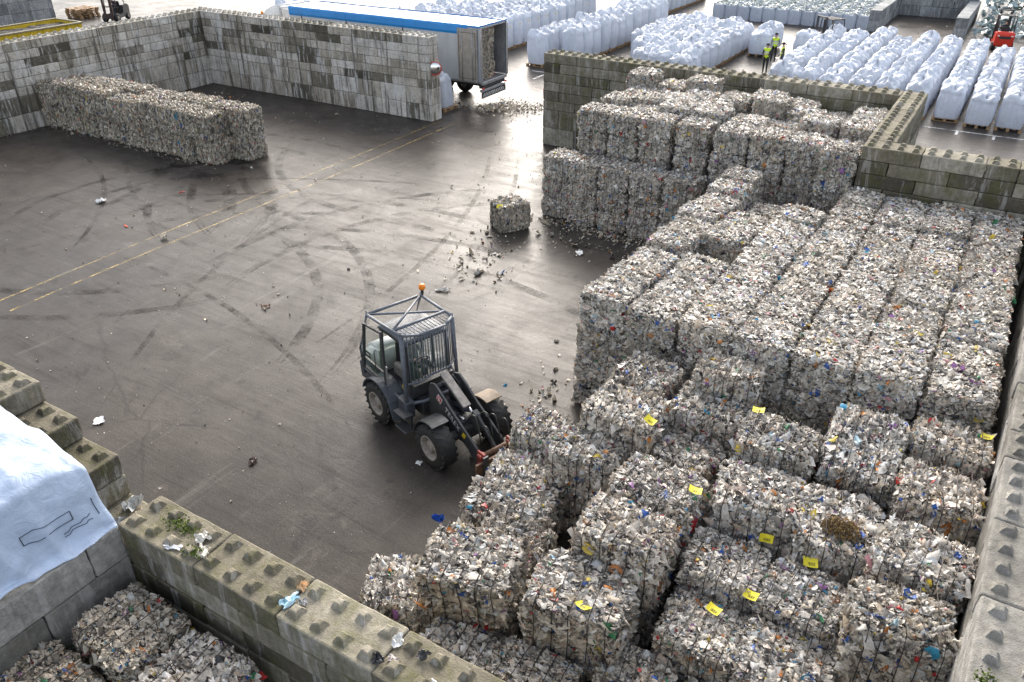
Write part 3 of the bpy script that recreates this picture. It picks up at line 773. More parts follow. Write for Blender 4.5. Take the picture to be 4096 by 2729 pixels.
# moss tufts on studs
k = NT('moss_green'); v = k.objc(); k.p(Base_Color=k.ramp(k.noise(v, 20, 5), [(.35, (.03, .045, .008)), (.65, (.10, .15, .012))]), Roughness=1); MOSS = k.m
ml = random.Random(8)
def moss(x, y, z, sx, sy, n, lab):
    P = np.array([[x + ml.gauss(0, sx), y + ml.gauss(0, sy), z + abs(ml.gauss(0, .012))] for _ in range(n)])
    r2 = np.random.default_rng(n); L = r2.uniform(.02, .05, n)
    NN = np.array([0, 0, 1.]) + r2.normal(0, .6, (n, 3)); NN /= np.linalg.norm(NN, axis=1, keepdims=True)
    me = flakes_mesh(flake_arrays(P, NN, r2.normal(0, 1, (n, 3)), L, L * .7, r2), 'moss', [MOSS])
    tag(link('moss', me), lab, 'moss', kind='stuff')
moss(31.55, -26.8, 2.83, .16, .07, 260, 'green moss patch between studs on the near wall end')
moss(32.1, -27.08, 2.86, .08, .06, 120, 'green moss on a stud near the first joint of the near wall')
for i in range(3): moss(41.6, -24.1 - .42 * i + .08, 3.27, .055, .055, 150 + i, 'green moss tufts on the studs of the right wall')

# ------------------------------------------------------------------ tarpaulin
def tarp():
    prof = [(26.4, 4.50), (28.6, 4.33), (29.7, 4.16), (30.12, 4.06), (30.36, 3.9), (30.46, 3.62), (30.50, 3.3), (30.53, 3.0), (30.56, 2.86), (30.66, 2.80)]
    cum = [0]
    for p, q in zip(prof, prof[1:]): cum.append(cum[-1] + math.hypot(q[0] - p[0], q[1] - p[1]))
    def at(u):
        d = u * cum[-1]
        for i in range(len(prof) - 1):
            if d <= cum[i + 1] or i == len(prof) - 2:
                t = (d - cum[i]) / (cum[i + 1] - cum[i]); p, q = prof[i], prof[i + 1]; return p[0] + (q[0] - p[0]) * t, p[1] + (q[1] - p[1]) * t
    nx, ny = 110, 70; bm = bmesh.new(); g = []
    for i in range(nx + 1):
        row = []
        for j in range(ny + 1):
            u, v = i / nx, j / ny
            x, z = at(u); y = -27.30 - 3.9 * v
            steep = max(0, (u - .70) / .30)
            n = noise.fractal(Vector((x * 1.3, y * .9, z * 1.3 + 3)), .8, 2.1, 5)
            nf = noise.noise(Vector((u * 9, y * 2.6 + u * 3, 9)))
            ridge = abs(noise.noise(Vector((u * 2.2 + y * .5, y * 1.5 - u * 3, 1.7))))
            d = n * .05 + (.12 - .5 * ridge if ridge < .24 else 0) * .55
            z += d * (1 - steep) - (.22 * (1 - v * 7) ** 2 if v < 1 / 7 else 0) * (1 - .6 * steep) * (1 if z > 2.9 else 0)
            x += d * steep * .9 + .06 * nf * steep - (.10 * v) * steep + (.10 * (1 - v * 9) if v < 1 / 9 else 0) * steep
            if u > .985: z += .03 * math.sin(y * 4.1); x += .05 * math.sin(y * 2.9 + 1)
            row.append(bm.verts.new((x, y + .03 * nf, max(z, 2.815) if x > 29.95 else z)))
        g.append(row)
    for i in range(nx):
        for j in range(ny): bm.faces.new((g[i][j], g[i + 1][j], g[i + 1][j + 1], g[i][j + 1])).smooth = True
    me = bpy.data.meshes.new('tarpaulin'); bm.to_mesh(me); bm.free()
    k = NT('white_tarp'); pos = k.pos()
    w = k.noise(k.mapping(pos, (1, 1, 1), (0, 0, .4)), 1.6, 6, .6, 1.2)
    c = k.mix(1, (.44, .53, .68, 1), k.ramp(w, [(.3, .85), (.7, 1.08)]), 'MULTIPLY')
    dirt = k.noise(k.mapping(pos, (3, .9, 1), (0, 0, .5)), 1.3, 7, .75)
    c = k.mix(k.ramp(dirt, [(.64, 0), (.78, .5)]), c, (.42, .33, .27, 1))
    k.p(Base_Color=c, Roughness=.42); k.bump(k.noise(pos, 5, 6, .6, 1.5), .45, .05)
    me.materials.append(k.m)
    o = link('tarpaulin', me); m = o.modifiers.new('s', 'SOLIDIFY'); m.thickness = .006
    tag(o, 'white tarpaulin draped over the heap at lower left, creased and stained', 'tarpaulin')
    # stitched pocket outlines
    vs_ = [v.co.copy() for v in me.vertices if v.co.x > 29.9]
    def near(y, z): c = min(vs_, key=lambda v: (v.y - y) ** 2 + (v.z - z) ** 2); return (c.x + .014, c.y, c.z + .004)
    mb = MB()
    for a, b in [((-28.40, 3.42), (-27.72, 3.34)), ((-28.44, 3.24), (-27.74, 3.22)), ((-28.40, 3.42), (-28.44, 3.24)), ((-27.72, 3.34), (-27.74, 3.22)), ((-27.95, 3.08), (-27.5, 3.16)), ((-27.95, 3.03), (-27.5, 3.1)), ((-27.45, 3.35), (-27.4, 3.1))]:
        mb.tube([near(a[0] + (b[0] - a[0]) * t / 8, a[1] + (b[1] - a[1]) * t / 8) for t in range(9)], .006, 4)
    mb.build('stitching', simple('dark_stitch', (.03, .05, .08), .7), o)
tarp()
# ------------------------------------------------------------------ big bags on pallets
def bag_mesh(seed, w, h, mat, square=5.5):
    bm = bmesh.new(); nseg, nr = 44, 26; rings = []
    rnd = random.Random(seed); ph = [rnd.uniform(0, 6.28) for _ in range(6)]
    lean = (rnd.uniform(-.05, .05), rnd.uniform(-.05, .05))
    for i in range(nr + 1):
        t = i / nr
        if t < .72:
            s = t / .72; z = h * .80 * s; r = w / 2 * (.93 + .11 * math.sin(math.pi * min(1, s * .95 + .03)) - .02 * s)
        else:
            s = (t - .72) / .28; z = h * (.80 + .2 * math.sin(s * math.pi / 2)); r = w / 2 * (.95 * math.cos(s * math.pi / 2) ** .62 + .02)
        ring = []
        for j in range(nseg):
            a = 2 * math.pi * j / nseg; ca, sa = math.cos(a), math.sin(a)
            sq = square if t < .7 else max(2.2, square - (t - .7) * 11)
            k = (abs(ca) ** sq + abs(sa) ** sq) ** (-1 / sq)
            x, y = r * k * ca, r * k * sa
            top = max(0, (t - .6) / .4)
            p = Vector((x * 2.2, y * 2.2, z * 1.6 + seed * 4))
            n = noise.fractal(p, .9, 2.2, 4)
            f = 1 + .035 * n + top * (.13 * math.sin(5 * a + ph[0] + 4 * t) + .09 * math.sin(11 * a + ph[1] + 3 * n) + .10 * n) + .012 * math.sin(23 * a + ph[2] + z * 4)
            zz = z + top * (.20 * n + .07 * math.sin(3 * a + ph[3]) + .05 * math.sin(7 * a + ph[4])) * w
            ring.append(bm.verts.new((x * f + lean[0] * z, y * f + lean[1] * z, zz)))
        rings.append(ring)
    for A, B in zip(rings, rings[1:]):
        for j in range(nseg): bm.faces.new((A[j], A[(j + 1) % nseg], B[(j + 1) % nseg], B[j])).smooth = True
    bm.faces.new(rings[-1]); bm.faces.new(rings[0][::-1])
    me = bpy.data.meshes.new('big_bag'); bm.to_mesh(me); bm.free(); me.materials.append(mat); return me
BAGS = [bag_mesh(s, 1.16, 1.42, BAG) for s in range(9)]
TALL = [bag_mesh(s + 20, 1.12, 1.95, BAG) for s in range(5)]

def pallet_mesh():
    mb = MB()
    for i in range(5): mb.box((0, -.5 + .25 * i, .135), (1.2, .14, .022))
    for y in (-.5, 0, .5):
        for x in (-.52, 0, .52): mb.box((x, y, .07), (.14, .13, .10))
        mb.box((0, y, .011), (1.2, .12, .022))
    return mb.mesh('pallet', WOOD)
PAL = pallet_mesh()
STK = MB(); STK.quad([(-.07, -.004, -.05), (.07, -.004, -.05), (.07, -.004, .05), (-.07, -.004, .05)]); STK = STK.mesh('label_sticker', LABELY)
rb = random.Random(12)
def big_bag(x, y, label, group, tall=False, pallet=False, sticker=None, where='', s=1.0):
    ms = TALL if tall else BAGS
    b = link('big_bag', ms[rb.randrange(len(ms))], None, (x, y, .15), (0, 0, rb.choice((0, 1, 2, 3)) * math.pi / 2 + rb.uniform(-.06, .06)), (s, s, rb.uniform(.94, 1.08)))
    tag(b, label, 'big bag', group)
    if sticker:
        a = link('label_sticker', STK, b)
        a.matrix_local = b.matrix_basis.inverted() @ Matrix.Translation((x + sticker[0], y + sticker[1], .15 + sticker[2])) @ Matrix.Rotation(sticker[3], 4, 'Z')
    if pallet:
        p = link('pallet', PAL, None, (x, y, 0), (0, 0, rb.uniform(-.03, .03) + (math.pi / 2 if rb.random() < .5 else 0)))
        tag(p, f'wooden pallet under the {where}', 'pallet', 'pallets under the white bags')
    return b
GR = 'white bags in the right-hand rows'
rows = [(29.2, 13.9, 27.0, 0), (30.6, 13.5, 27.2, 0), (32.0, 13.3, 29.0, 0), (33.45, 13.2, 25.8, 0), (34.75, 13.3, 27.6, 0), (36.15, 13.3, 27.8, 1), (37.67, 13.55, 26.6, 1), (39.07, 13.1, 25.4, 1), (40.42, 13.2, 25.6, 1), (41.85, 13.6, 25, 1)]
for ri, (x, y0, y1, pl) in enumerate(rows):
    n = int(round((y1 - y0) / 1.27)) + 1
    for i in range(n):
        y = y0 + (y1 - y0) * i / (n - 1)
        lab = f'white hooded bag, {ORD[i]} from the front in the {ORD[ri]} right-hand row from left'
        big_bag(x + rb.uniform(-.04, .04), y, lab, GR, pallet=(i == 0 and pl) or (ri == 0), sticker=(0, -.45, 1.08, 0) if rb.random() < .14 else None, where=f'{ORD[i]} bag of the {ORD[ri]} right-hand row')
# middle block of bags behind the studded wall
GM = 'white bags behind the studded wall'
cols = [(18.25, 20.4, 27.4), (19.55, 17.4, 27.4), (20.85, 14.6, 26.6), (22.15, 14.0, 27.6), (23.45, 14.2, 25.9)]
for ci, (x, y0, y1) in enumerate(cols):
    n = int(round((y1 - y0) / 1.25)) + 1
    for i in range(n):
        y = y0 + (y1 - y0) * i / (n - 1)
        big_bag(x, y, f'white hooded bag behind the studded wall, {ORD[ci]} row from left, {ORD[i]} from front', GM, pallet=ci == 4, where=f'{ORD[i]} bag of the rightmost row behind the wall', sticker=(0, -.45, 1.12, 0) if rb.random() < .12 else None, s=1.03)
for i, y in enumerate((24.0, 25.4, 26.9)):
    big_bag(25.1, y, f'white bag beside the men in yellow vests, {ORD[i]} from front', GM, pallet=i == 0, where='white bag beside the men', sticker=(0, -.56, .9, 0) if i == 0 else None, s=1.08)
# tall bags
GT = 'tall white bags behind the trailer end'
for ci, (x, y0, n) in enumerate([(14.0, 14.0, 13), (15.6, 15.6, 12)]):
    for i in range(n):
        big_bag(x + (0 if ci else .0), y0 + 1.27 * i, f'tall white bag right of the trailer, {"left" if ci == 0 else "right"} line, {ORD[i]} from front', GT, True, pallet=ci == 1 or i == 0,
                where=f'{ORD[i]} tall bag in the {"left" if ci == 0 else "right"} line', sticker=(0, -.56, 1.3, 0) if (ci, i) == (0, 0) else None)
GL = 'tall white bags behind the trailer roof'
for ci, x in enumerate((9.35, 8.1, 6.85, 5.6)):
    for i in range(11):
        big_bag(x, 17.2 + 1.27 * i + (.4 if ci % 2 else 0), f'tall white bag behind the trailer roof, {ORD[ci]} line from right, {ORD[i]} from front', GL, True,
                pallet=ci == 0 and i < 4, where=f'{ORD[i]} bag of the right line behind the trailer roof', sticker=(.565, 0, 1.35, math.pi / 2) if ci == 0 else None)
for ci, x in enumerate((4.3, 3.0, 1.7)):
    for i in range(6):
        big_bag(x, 15.6 + 1.3 * i, f'tall white bag behind the trailer front, {ORD[ci]} line from right, {ORD[i]} from front', GL, True)
GF = 'far white bags at the top edge'
for ci, x in enumerate((12.9, 11.6, 10.3)):
    for i in range(9):
        big_bag(x, 35.6 + 1.3 * i, f'white bag at the top edge, {ORD[ci]} far line from right, {ORD[i]} from front', GF, True, pallet=ci == 0, where=f'{ORD[i]} bag of the far right line at the top edge')
for i in range(6):
    big_bag(-9.5 + 1.3 * i, 15.5 + .1 * i, f'white bag beyond the truck cab, {ORD[i]} from left', GF, True)
bl = big_bag(14.9, 2.35, 'single tall white bag standing at the wall end beside the trailer', 'white bags', True, True, where='single bag at the wall end')
bl.scale = (.85, .85, .85)

# open bags full of cullet with loops
def open_bag(seed):
    mb = MB(); rnd = random.Random(seed); nseg = 28; rings = []
    for i in range(9):
        t = i / 8; r = .5 * (1 + .05 * math.sin(math.pi * t))
        ring = []
        for j in range(nseg):
            a = 2 * math.pi * j / nseg; ca, sa = math.cos(a), math.sin(a); k = (abs(ca) ** 6 + abs(sa) ** 6) ** (-1 / 6)
            n = noise.noise(Vector((ca * 2 + seed * 3, sa * 2, t * 5)))
            ring.append(mb.bm.verts.new((r * k * ca * (1 + .03 * n), r * k * sa * (1 + .03 * n), t * 1.08 + .04 * n * t)))
        rings.append(ring)
    for A, B in zip(rings, rings[1:]):
        for j in range(nseg): mb.bm.faces.new((A[j], A[(j + 1) % nseg], B[(j + 1) % nseg], B[j])).smooth = True
    f = mb.bm.faces.new([mb.bm.verts.new(v.co - Vector((0, 0, .08))) for v in rings[-1]]); f.material_index = 1
    for sx in (-1, 1):
        for sy in (-1, 1):
            x, y = sx * .42, sy * .42; dx, dy, h = rnd.uniform(-.1, .1), rnd.uniform(-.1, .1), rnd.uniform(.12, .26)
            mb.tube([(x - .07, y, 1.02), (x - .04 + dx, y + dy, 1.02 + h), (x + .05 + dx, y + dy, 1.02 + h), (x + .08, y, 1.02)], .022, 5)
    for _ in range(70):
        x, y = rnd.uniform(-.45, .45), rnd.uniform(-.45, .45); s = rnd.uniform(.04, .12)
        q = Matrix.Rotation(rnd.uniform(0, 6), 4, 'Z') @ Matrix.Rotation(rnd.uniform(-.8, .8), 4, 'X')
        vs = [mb.bm.verts.new(Vector((x, y, 1.02 + rnd.uniform(0, .12))) + q @ Vector(p)) for p in ((-s, -s * .5, 0), (s, -s * .4, .01), (s * .7, s * .5, 0), (-s * .8, s * .6, .01))]
        f = mb.bm.faces.new(vs); f.material_index = 1
    return mb
k = NT('cullet'); isl = k.n('ShaderNodeNewGeometry').outputs['Random Per Island']
k.p(Base_Color=k.ramp(isl, [(0, (.30, .34, .34)), (.4, (.42, .46, .44)), (.65, (.2, .24, .22)), (.85, (.5, .55, .56)), (1, (.34, .4, .36))]), Roughness=.35); CULLET = k.m
OPEN = [open_bag(s).mesh('open_bag', [FIBC, CULLET]) for s in range(4)]
for r in range(9):
    for c in range(12):
        o = link('open_bag', OPEN[rb.randrange(4)], None, (17.85 + 1.03 * c + rb.uniform(-.03, .03), 37.25 + 1.04 * r, 0), (0, 0, rb.choice((0, 1, 2, 3)) * math.pi / 2 + rb.uniform(-.08, .08)))
        tag(o, f'open woven bag of shards with loops at top right, {ORD[r]} row, {ORD[c]} from left', 'open bag', 'open bags of shards')
# heap of bluish sheets behind the red forklift
rh = np.random.default_rng(6); n = 1500
P = np.stack([rh.uniform(36.6, 46, n), rh.uniform(38, 50, n), np.zeros(n)], 1)
P[:, 2] = np.clip((P[:, 1] - 37.6) * .28 * (1 - .35 * np.exp(-((P[:, 0] - 37) / 1.2) ** 2)), 0, 2.6) + rh.uniform(0, .25, n)
NN = np.array([0, -.4, 1.]) + rh.normal(0, .45, (n, 3)); NN /= np.linalg.norm(NN, axis=1, keepdims=True)
L = rh.lognormal(math.log(.42), .45, n)
core = ([(36.4, 37.8, -.02), (46.2, 37.8, -.02), (46.2, 50, 2.6), (36.4, 50, 2.0), (36.4, 50, -.02), (46.2, 50, -.02)], [[0, 1, 2, 3], [0, 3, 4], [1, 5, 2], [3, 2, 5, 4]])
k = NT('bluish_sheets'); isl = k.n('ShaderNodeNewGeometry').outputs['Random Per Island']
k.p(Base_Color=k.ramp(isl, [(0, (.10, .13, .14)), (.35, (.22, .29, .30)), (.6, (.34, .42, .43)), (.8, (.16, .22, .19)), (1, (.45, .52, .55))]), Roughness=.25)
tag(link('scrap_heap', flakes_mesh(flake_arrays(P, NN, rh.normal(0, 1, (n, 3)), L, L * .6, rh, .12), 'scrap_heap', [k.m, CORE], (np.array(core[0]), core[1]))),
    'heap of bluish plastic sheets behind the red forklift', 'scrap heap', kind='stuff')

# ------------------------------------------------------------------ trailer and tractor
BLUE = simple('blue_trailer_trim', (.012, .22, .58), .4, 0, .12, 2)
def ribbed(name, col):
    k = NT(name); v = k.objc(); w = k.n('ShaderNodeTexWave', {'Vector': v, 'Scale': 5.0, 'Distortion': 0.0}, wave_type='BANDS', bands_direction='X').outputs['Fac']
    c = k.mix(1, (*col, 1), k.ramp(k.noise(k.mapping(v, (1, 1, .3)), 1.8, 6, .65), [(.3, .8), (.7, 1.06)]), 'MULTIPLY')
    k.p(Base_Color=c, Roughness=.4, Metallic=.25); k.bump(w, .25, .01); return k.m
SIDE = ribbed('grey_ribbed_side', (.44, .48, .53))
ROOF = simple('pale_tarp_roof', (.36, .345, .32), .45, 0, .22, 1.2)
DOOR = simple('dull_grey_door', (.34, .32, .29), .5, .2, .3, 3)
INNER = simple('trailer_inside', (.26, .26, .27), .6, .2, .3, 3)
ALU = simple('aluminium', (.45, .46, .48), .35, .8, .2, 5)
DARK = simple('underbody_dark', (.03, .03, .033), .6)
REDL = simple('red_lamp', (.6, .02, .02), .3, 0, .05)
TR = thing('semi_trailer', 'grey trailer with blue top trim and open rear door showing bales', 'trailer', (16.4, 5.07, 0))
def trb(): return MB()
ox, oy = -16.4, -5.07
b = trb(); b.box((9.7 + ox, 3.86 + oy, 2.55), (13.3, .05, 2.7)); b.box((9.7 + ox, 6.28 + oy, 2.55), (13.3, .05, 2.7)); b.box((3.08 + ox, 5.07 + oy, 2.55), (.06, 2.37, 2.7)); b.build('side_panels', SIDE, TR)
b = trb(); b.box((9.7 + ox, 5.07 + oy, 1.14), (13.3, 2.36, .1)); b.build('floor', INNER, TR)
b = trb(); b.box((9.7 + ox, 3.91 + oy, 2.55), (13.2, .02, 2.6)); b.box((9.7 + ox, 6.23 + oy, 2.55), (13.2, .02, 2.6)); b.build('inner_lining', INNER, TR)
b = trb()
N_ = 40
for i in range(N_):
    x0, x1 = 3.05 + 13.35 * i / N_, 3.05 + 13.35 * (i + 1) / N_
    z0, z1 = [3.96 + .035 * math.sin(x * 2.3) + .02 * math.sin(x * 7.1) for x in (x0, x1)]
    b.quad([(x0 + ox, 3.88 + oy, 3.93), (x1 + ox, 3.88 + oy, 3.93), (x1 + ox, 5.07 + oy, z1), (x0 + ox, 5.07 + oy, z0)]); b.quad([(x0 + ox, 5.07 + oy, z0), (x1 + ox, 5.07 + oy, z1), (x1 + ox, 6.27 + oy, 3.93), (x0 + ox, 6.27 + oy, 3.93)])
b.build('roof_tarp', ROOF, TR)
b = trb()
for y, s in ((3.82, -1), (6.31, 1)):
    for i, (x0, x1) in enumerate(((3.05, 7.4), (7.42, 11.4), (11.42, 15.6))):
        b.prism([(y + oy - s * .04, 3.98), (y + oy + s * .02, 3.9), (y + oy + s * .03, 3.62), (y + oy - s * .01, 3.50), (y + oy - s * .03, 3.50)], x0 + ox, x1 + ox, 'X')
b.box((15.98 + ox, 3.83 + oy, 3.93), (.8, .08, .1)); b.box((15.98 + ox, 6.3 + oy, 3.93), (.8, .08, .1)); b.box((16.41 + ox, 5.07 + oy, 3.97), (.06, 2.5, .08)); b.build('blue_trim', BLUE, TR)
b = trb()
for x in (7.4, 11.4, 4.0): b.box((x + ox, 3.825 + oy, 2.4), (.05, .03, 2.5))
b.build('side_seams', DARK, TR)
b = trb()
for y in (3.87, 6.27): b.box((16.4 + ox, y + oy, 2.55), (.1, .1, 2.75), bev=.01)
b.box((16.4 + ox, 5.07 + oy, 1.12), (.1, 2.4, .16), bev=.01); b.box((16.38 + ox, 5.07 + oy, 3.88), (.08, 2.3, .08)); b.build('rear_frame', ALU, TR)
b = trb(); b.box((15.62 + ox, 3.76 + oy, 2.5), (1.22, .05, 2.62), bev=.012); d_ = b.build('rear_door', DOOR, TR)
b = trb()
for z0 in (1.35, 3.62): b.box((15.62 + ox, 3.73 + oy, z0), (1.04, .012, .02))
for x in (15.1, 16.13): b.box((x + ox, 3.73 + oy, 2.5), (.02, .012, 2.3))
b.build('door_seal', DARK, d_)
b = trb()
for x in (15.3, 15.95): b.tube([(x + ox, 3.715 + oy, 1.15), (x + ox, 3.715 + oy, 3.82)], .014, 6)
b.build('lock_rod', ALU, d_)
b = trb(); b.box((16.42 + ox, 6.36 + oy, 2.5), (.05, .05, 2.6)); b.build('rear_door', DOOR, TR)
b = trb(); b.box((16.25 + ox, 5.07 + oy, .93), (.3, 2.1, .2), bev=.02); b.box((16.3 + ox, 5.07 + oy, .72), (.14, 2.3, .14), bev=.02, mi=1); b.box((10 + ox, 4.6 + oy, .95), (12, .14, .26)); b.box((10 + ox, 5.55 + oy, .95), (12, .14, .26)); b.build('underrun_bumper', [DARK, ALU], TR)
b = trb()
for i in range(13):
    y = 3.98 + .17 * i; s = 1 if i < 6 else -1
    b.quad([(16.385 + ox, y + oy, .42), (16.385 + ox, y + .07 + oy, .42), (16.385 + ox, y + .07 + s * .13 + oy, .6), (16.385 + ox, y + s * .13 + oy, .6)])
mf = trb(); mf.box((16.36 + ox, 5.07 + oy, .5), (.03, 2.35, .3)); fl = mf.build('mud_flap', DARK, TR); b.build('chevron_stripes', simple('white_reflective', (.7, .7, .68), .4), fl)
for y in (3.98, 6.16):
    b = trb(); b.box((16.42 + ox, y + oy, .86), (.05, .16, .1), bev=.01); b.build('tail_light', REDL, TR)
for y in (4.2, 5.07, 5.9):
    b = trb(); b.box((16.45 + ox, y + oy, 3.99), (.03, .07, .035)); b.build('marker_light', REDL, TR)
def truck_wheel(parent, x, y, r=.5, w=.34, name='wheel'):
    b = MB(); b.lathe([(-w / 2, r * .55), (-w / 2, r * .9), (-w * .38, r), (w * .38, r), (w / 2, r * .9), (w / 2, r * .55)], 'Y', 26, caps=False)
    o = b.build(name, RUBBER, parent, loc=(x, y, r)); c = MB(); c.lathe([(-w * .46, r * .2), (-w * .4, r * .56), (w * .4, r * .56), (w * .46, r * .2)], 'Y', 20); c.build('rim', RIMM, o); return o
for x in (11.2, 12.5, 13.8):
    for y in (4.08, 6.06): truck_wheel(TR, x + ox, y + oy)
b = trb(); b.box((5.6 + ox, 4.3 + oy, .6), (.12, .12, 1.0)); b.box((5.6 + ox, 5.8 + oy, .6), (.12, .12, 1.0)); b.build('landing_leg', DARK, TR)
TC = thing('truck_tractor', 'white truck cab with roof deflector and orange beacons in front of the trailer', 'truck', (1.2, 5.07, 0))
CABW = simple('white_cab_paint', (.74, .74, .72), .3, 0, .1, 3)
b = MB(); b.prism([(-1.15, .6), (-1.2, 2.0), (-.95, 3.05), (1.05, 3.1), (1.1, .6)], -1.22, 1.22, 'Y'); bmesh.ops.bevel(b.bm, geom=b.bm.edges[:], offset=.08, segments=2, affect='EDGES'); b.build('cab', CABW, TC)
b = MB(); b.prism([(-.85, 3.05), (-.4, 3.55), (.35, 3.88), (1.0, 3.92), (1.05, 3.08)], -1.12, 1.12, 'Y'); bmesh.ops.bevel(b.bm, geom=b.bm.edges[:], offset=.1, segments=3, affect='EDGES')
for f in b.bm.faces: f.smooth = True
b.build('roof_deflector', CABW, TC)
b = MB(); b.quad([(-1.215, -1.05, 2.0), (-1.215, 1.05, 2.0), (-1.0, .98, 2.85), (-1.0, -.98, 2.85)]); b.quad([(-1.0, -1.232, 1.9), (-.2, -1.232, 1.9), (-.2, -1.232, 2.7), (-.85, -1.232, 2.7)]); b.build('windscreen', GLASSD, TC)
b = MB(); b.box((1.3, -1.0, 3.1), (.6, .04, 1.3)); b.box((1.3, 1.0, 3.1), (.6, .04, 1.3)); b.build('side_fairing', CABW, TC)
b = MB(); b.tube([(-.75, -1.0, 3.28), (-.78, 1.0, 3.28)], .03, 6); b.build('light_bar', DARK, TC)
for y in (-.95, .9):
    b = MB(); b.lathe([(0, .05), (.02, .08), (.15, .075), (.18, .04)], 'Z', 14, (-.75, y, 3.3)); b.build('beacon', ORANGE, TC)
b = MB(); b.box((-.9, -1.45, 2.3), (.12, .2, .5), bev=.03); b.box((-.9, 1.45, 2.3), (.12, .2, .5), bev=.03); b.build('mirror', DARK, TC)
b = MB(); b.box((1.0, 0, .8), (5.2, .9, .3)); b.build('chassis', DARK, TC)
for x in (-.3, 3.0):
    for y in (-1.02, 1.02): truck_wheel(TC, x, y)

# ------------------------------------------------------------------ convex mirrors on wall ends
def convex_mirror(x, y, z, rz, label):
    t = thing('traffic_mirror', label, 'mirror', (x, y, z), rz)
    b = MB(); prof = [(.10, .001), (.09, .12), (.06, .22), (.02, .29), (0, .30)]
    b.lathe([(-.03, .28)] + [(a, r) for a, r in prof[::-1]], 'X', 26)
    k = NT('mirror_face'); k.p(Base_Color=(.75, .76, .78, 1), Roughness=.12, Metallic=1); b.build('mirror_face', k.m, t)
    b = MB(); b.tube([(0, .31 * math.cos(i * .26), .31 * math.sin(i * .26)) for i in range(24)], .028, 8, closed=True); b.build('rim', simple('red_rim', (.5, .05, .03), .4), t)
    b = MB(); b.box((-.08, 0, 0), (.12, .06, .06)); b.build('bracket', DARK, t)
convex_mirror(16.12, .25, 2.55, R(-50), 'round convex traffic mirror with red rim on the end of the left bay wall')
convex_mirror(22.36, .3, 2.3, R(170), 'red edge of a round mirror on the far bay wall corner')

# ------------------------------------------------------------------ skip, pallets
SK = thing('waste_skip', 'yellow steel skip behind the left wall, full of dark soil', 'skip', (-18.8, -1.2, 0))
YEL = simple('yellow_skip_paint', (.62, .44, .02), .5, 0, .35, 4)
b = MB()
b.box((1.5, 0, .75), (.06, 9.2, 1.5)); b.box((-1.5, 0, .75), (.06, 9.2, 1.5)); b.box((0, 4.6, .75), (3.0, .06, 1.5)); b.box((0, -4.6, .75), (3, .06, 1.5)); b.box((0, 0, .1), (3, 9.1, .1)); b.build('body', YEL, SK)
b = MB()
for i in range(11): b.box((1.58, -4.4 + .88 * i, .72), (.1, .1, 1.36))
for i in range(4): b.box((-1.2 + .8 * i, 4.68, .72), (.1, .1, 1.36))
b.build('rib', YEL, SK)
b = MB(); b.box((1.55, 0, 1.5), (.16, 9.4, .1), bev=.02); b.box((-1.55, 0, 1.5), (.16, 9.4, .1), bev=.02); b.box((0, 4.63, 1.5), (3.2, .14, .1), bev=.02); b.build('rim', simple('worn_rim', (.32, .28, .2), .6, .2, .5, 6), SK)
bm = bmesh.new(); bmesh.ops.create_grid(bm, x_segments=14, y_segments=40, size=.5)
for v in bm.verts: v.co = Vector((v.co.x * 2.92, v.co.y * 9.1, 1.28 + .12 * noise.fractal(Vector((v.co.x * 5, v.co.y * 12, 0)), .8, 2, 4)))
me = bpy.data.meshes.new('soil'); bm.to_mesh(me); bm.free(); me.materials.append(simple('dark_soil', (.045, .04, .035), .9, 0, .4, 10, .4)); link('soil', me, SK)
for i in range(5):
    tag(link('pallet', PAL, None, (-28.5 + J(.05), 10.6 + J(.05), .15 * i), (0, 0, J(.06)), (1.6, 1.6, 1)), f'weathered pallet in the stack beyond the yellow skip, {ORD[i]} from the ground', 'pallet', 'stacked pallets beyond the skip')

# ------------------------------------------------------------------ people
HIV = simple('hi_vis_yellow', (.62, .85, .03), .6, 0, .1, 12)
HIO = simple('hi_vis_orange', (.85, .12, .02), .6, 0, .12, 12)
REFL = simple('reflective_band', (.6, .62, .6), .35, 0, .1)
SKIN = simple('skin', (.52, .33, .25), .55, 0, .12)
def cloth(n, c): return simple(n, c, .85, 0, .25, 20, .2)
DENIM = cloth('denim', (.05, .08, .16)); BLACKC = cloth('black_cloth', (.018, .018, .02)); GREYC = cloth('grey_shirt', (.22, .22, .21)); PLAID = cloth('dark_plaid', (.05, .045, .06)); OLIVE = cloth('dark_olive_jacket', (.05, .05, .04)); SHOE = cloth('shoe', (.02, .018, .016)); CAPM = cloth('cap', (.012, .012, .015))

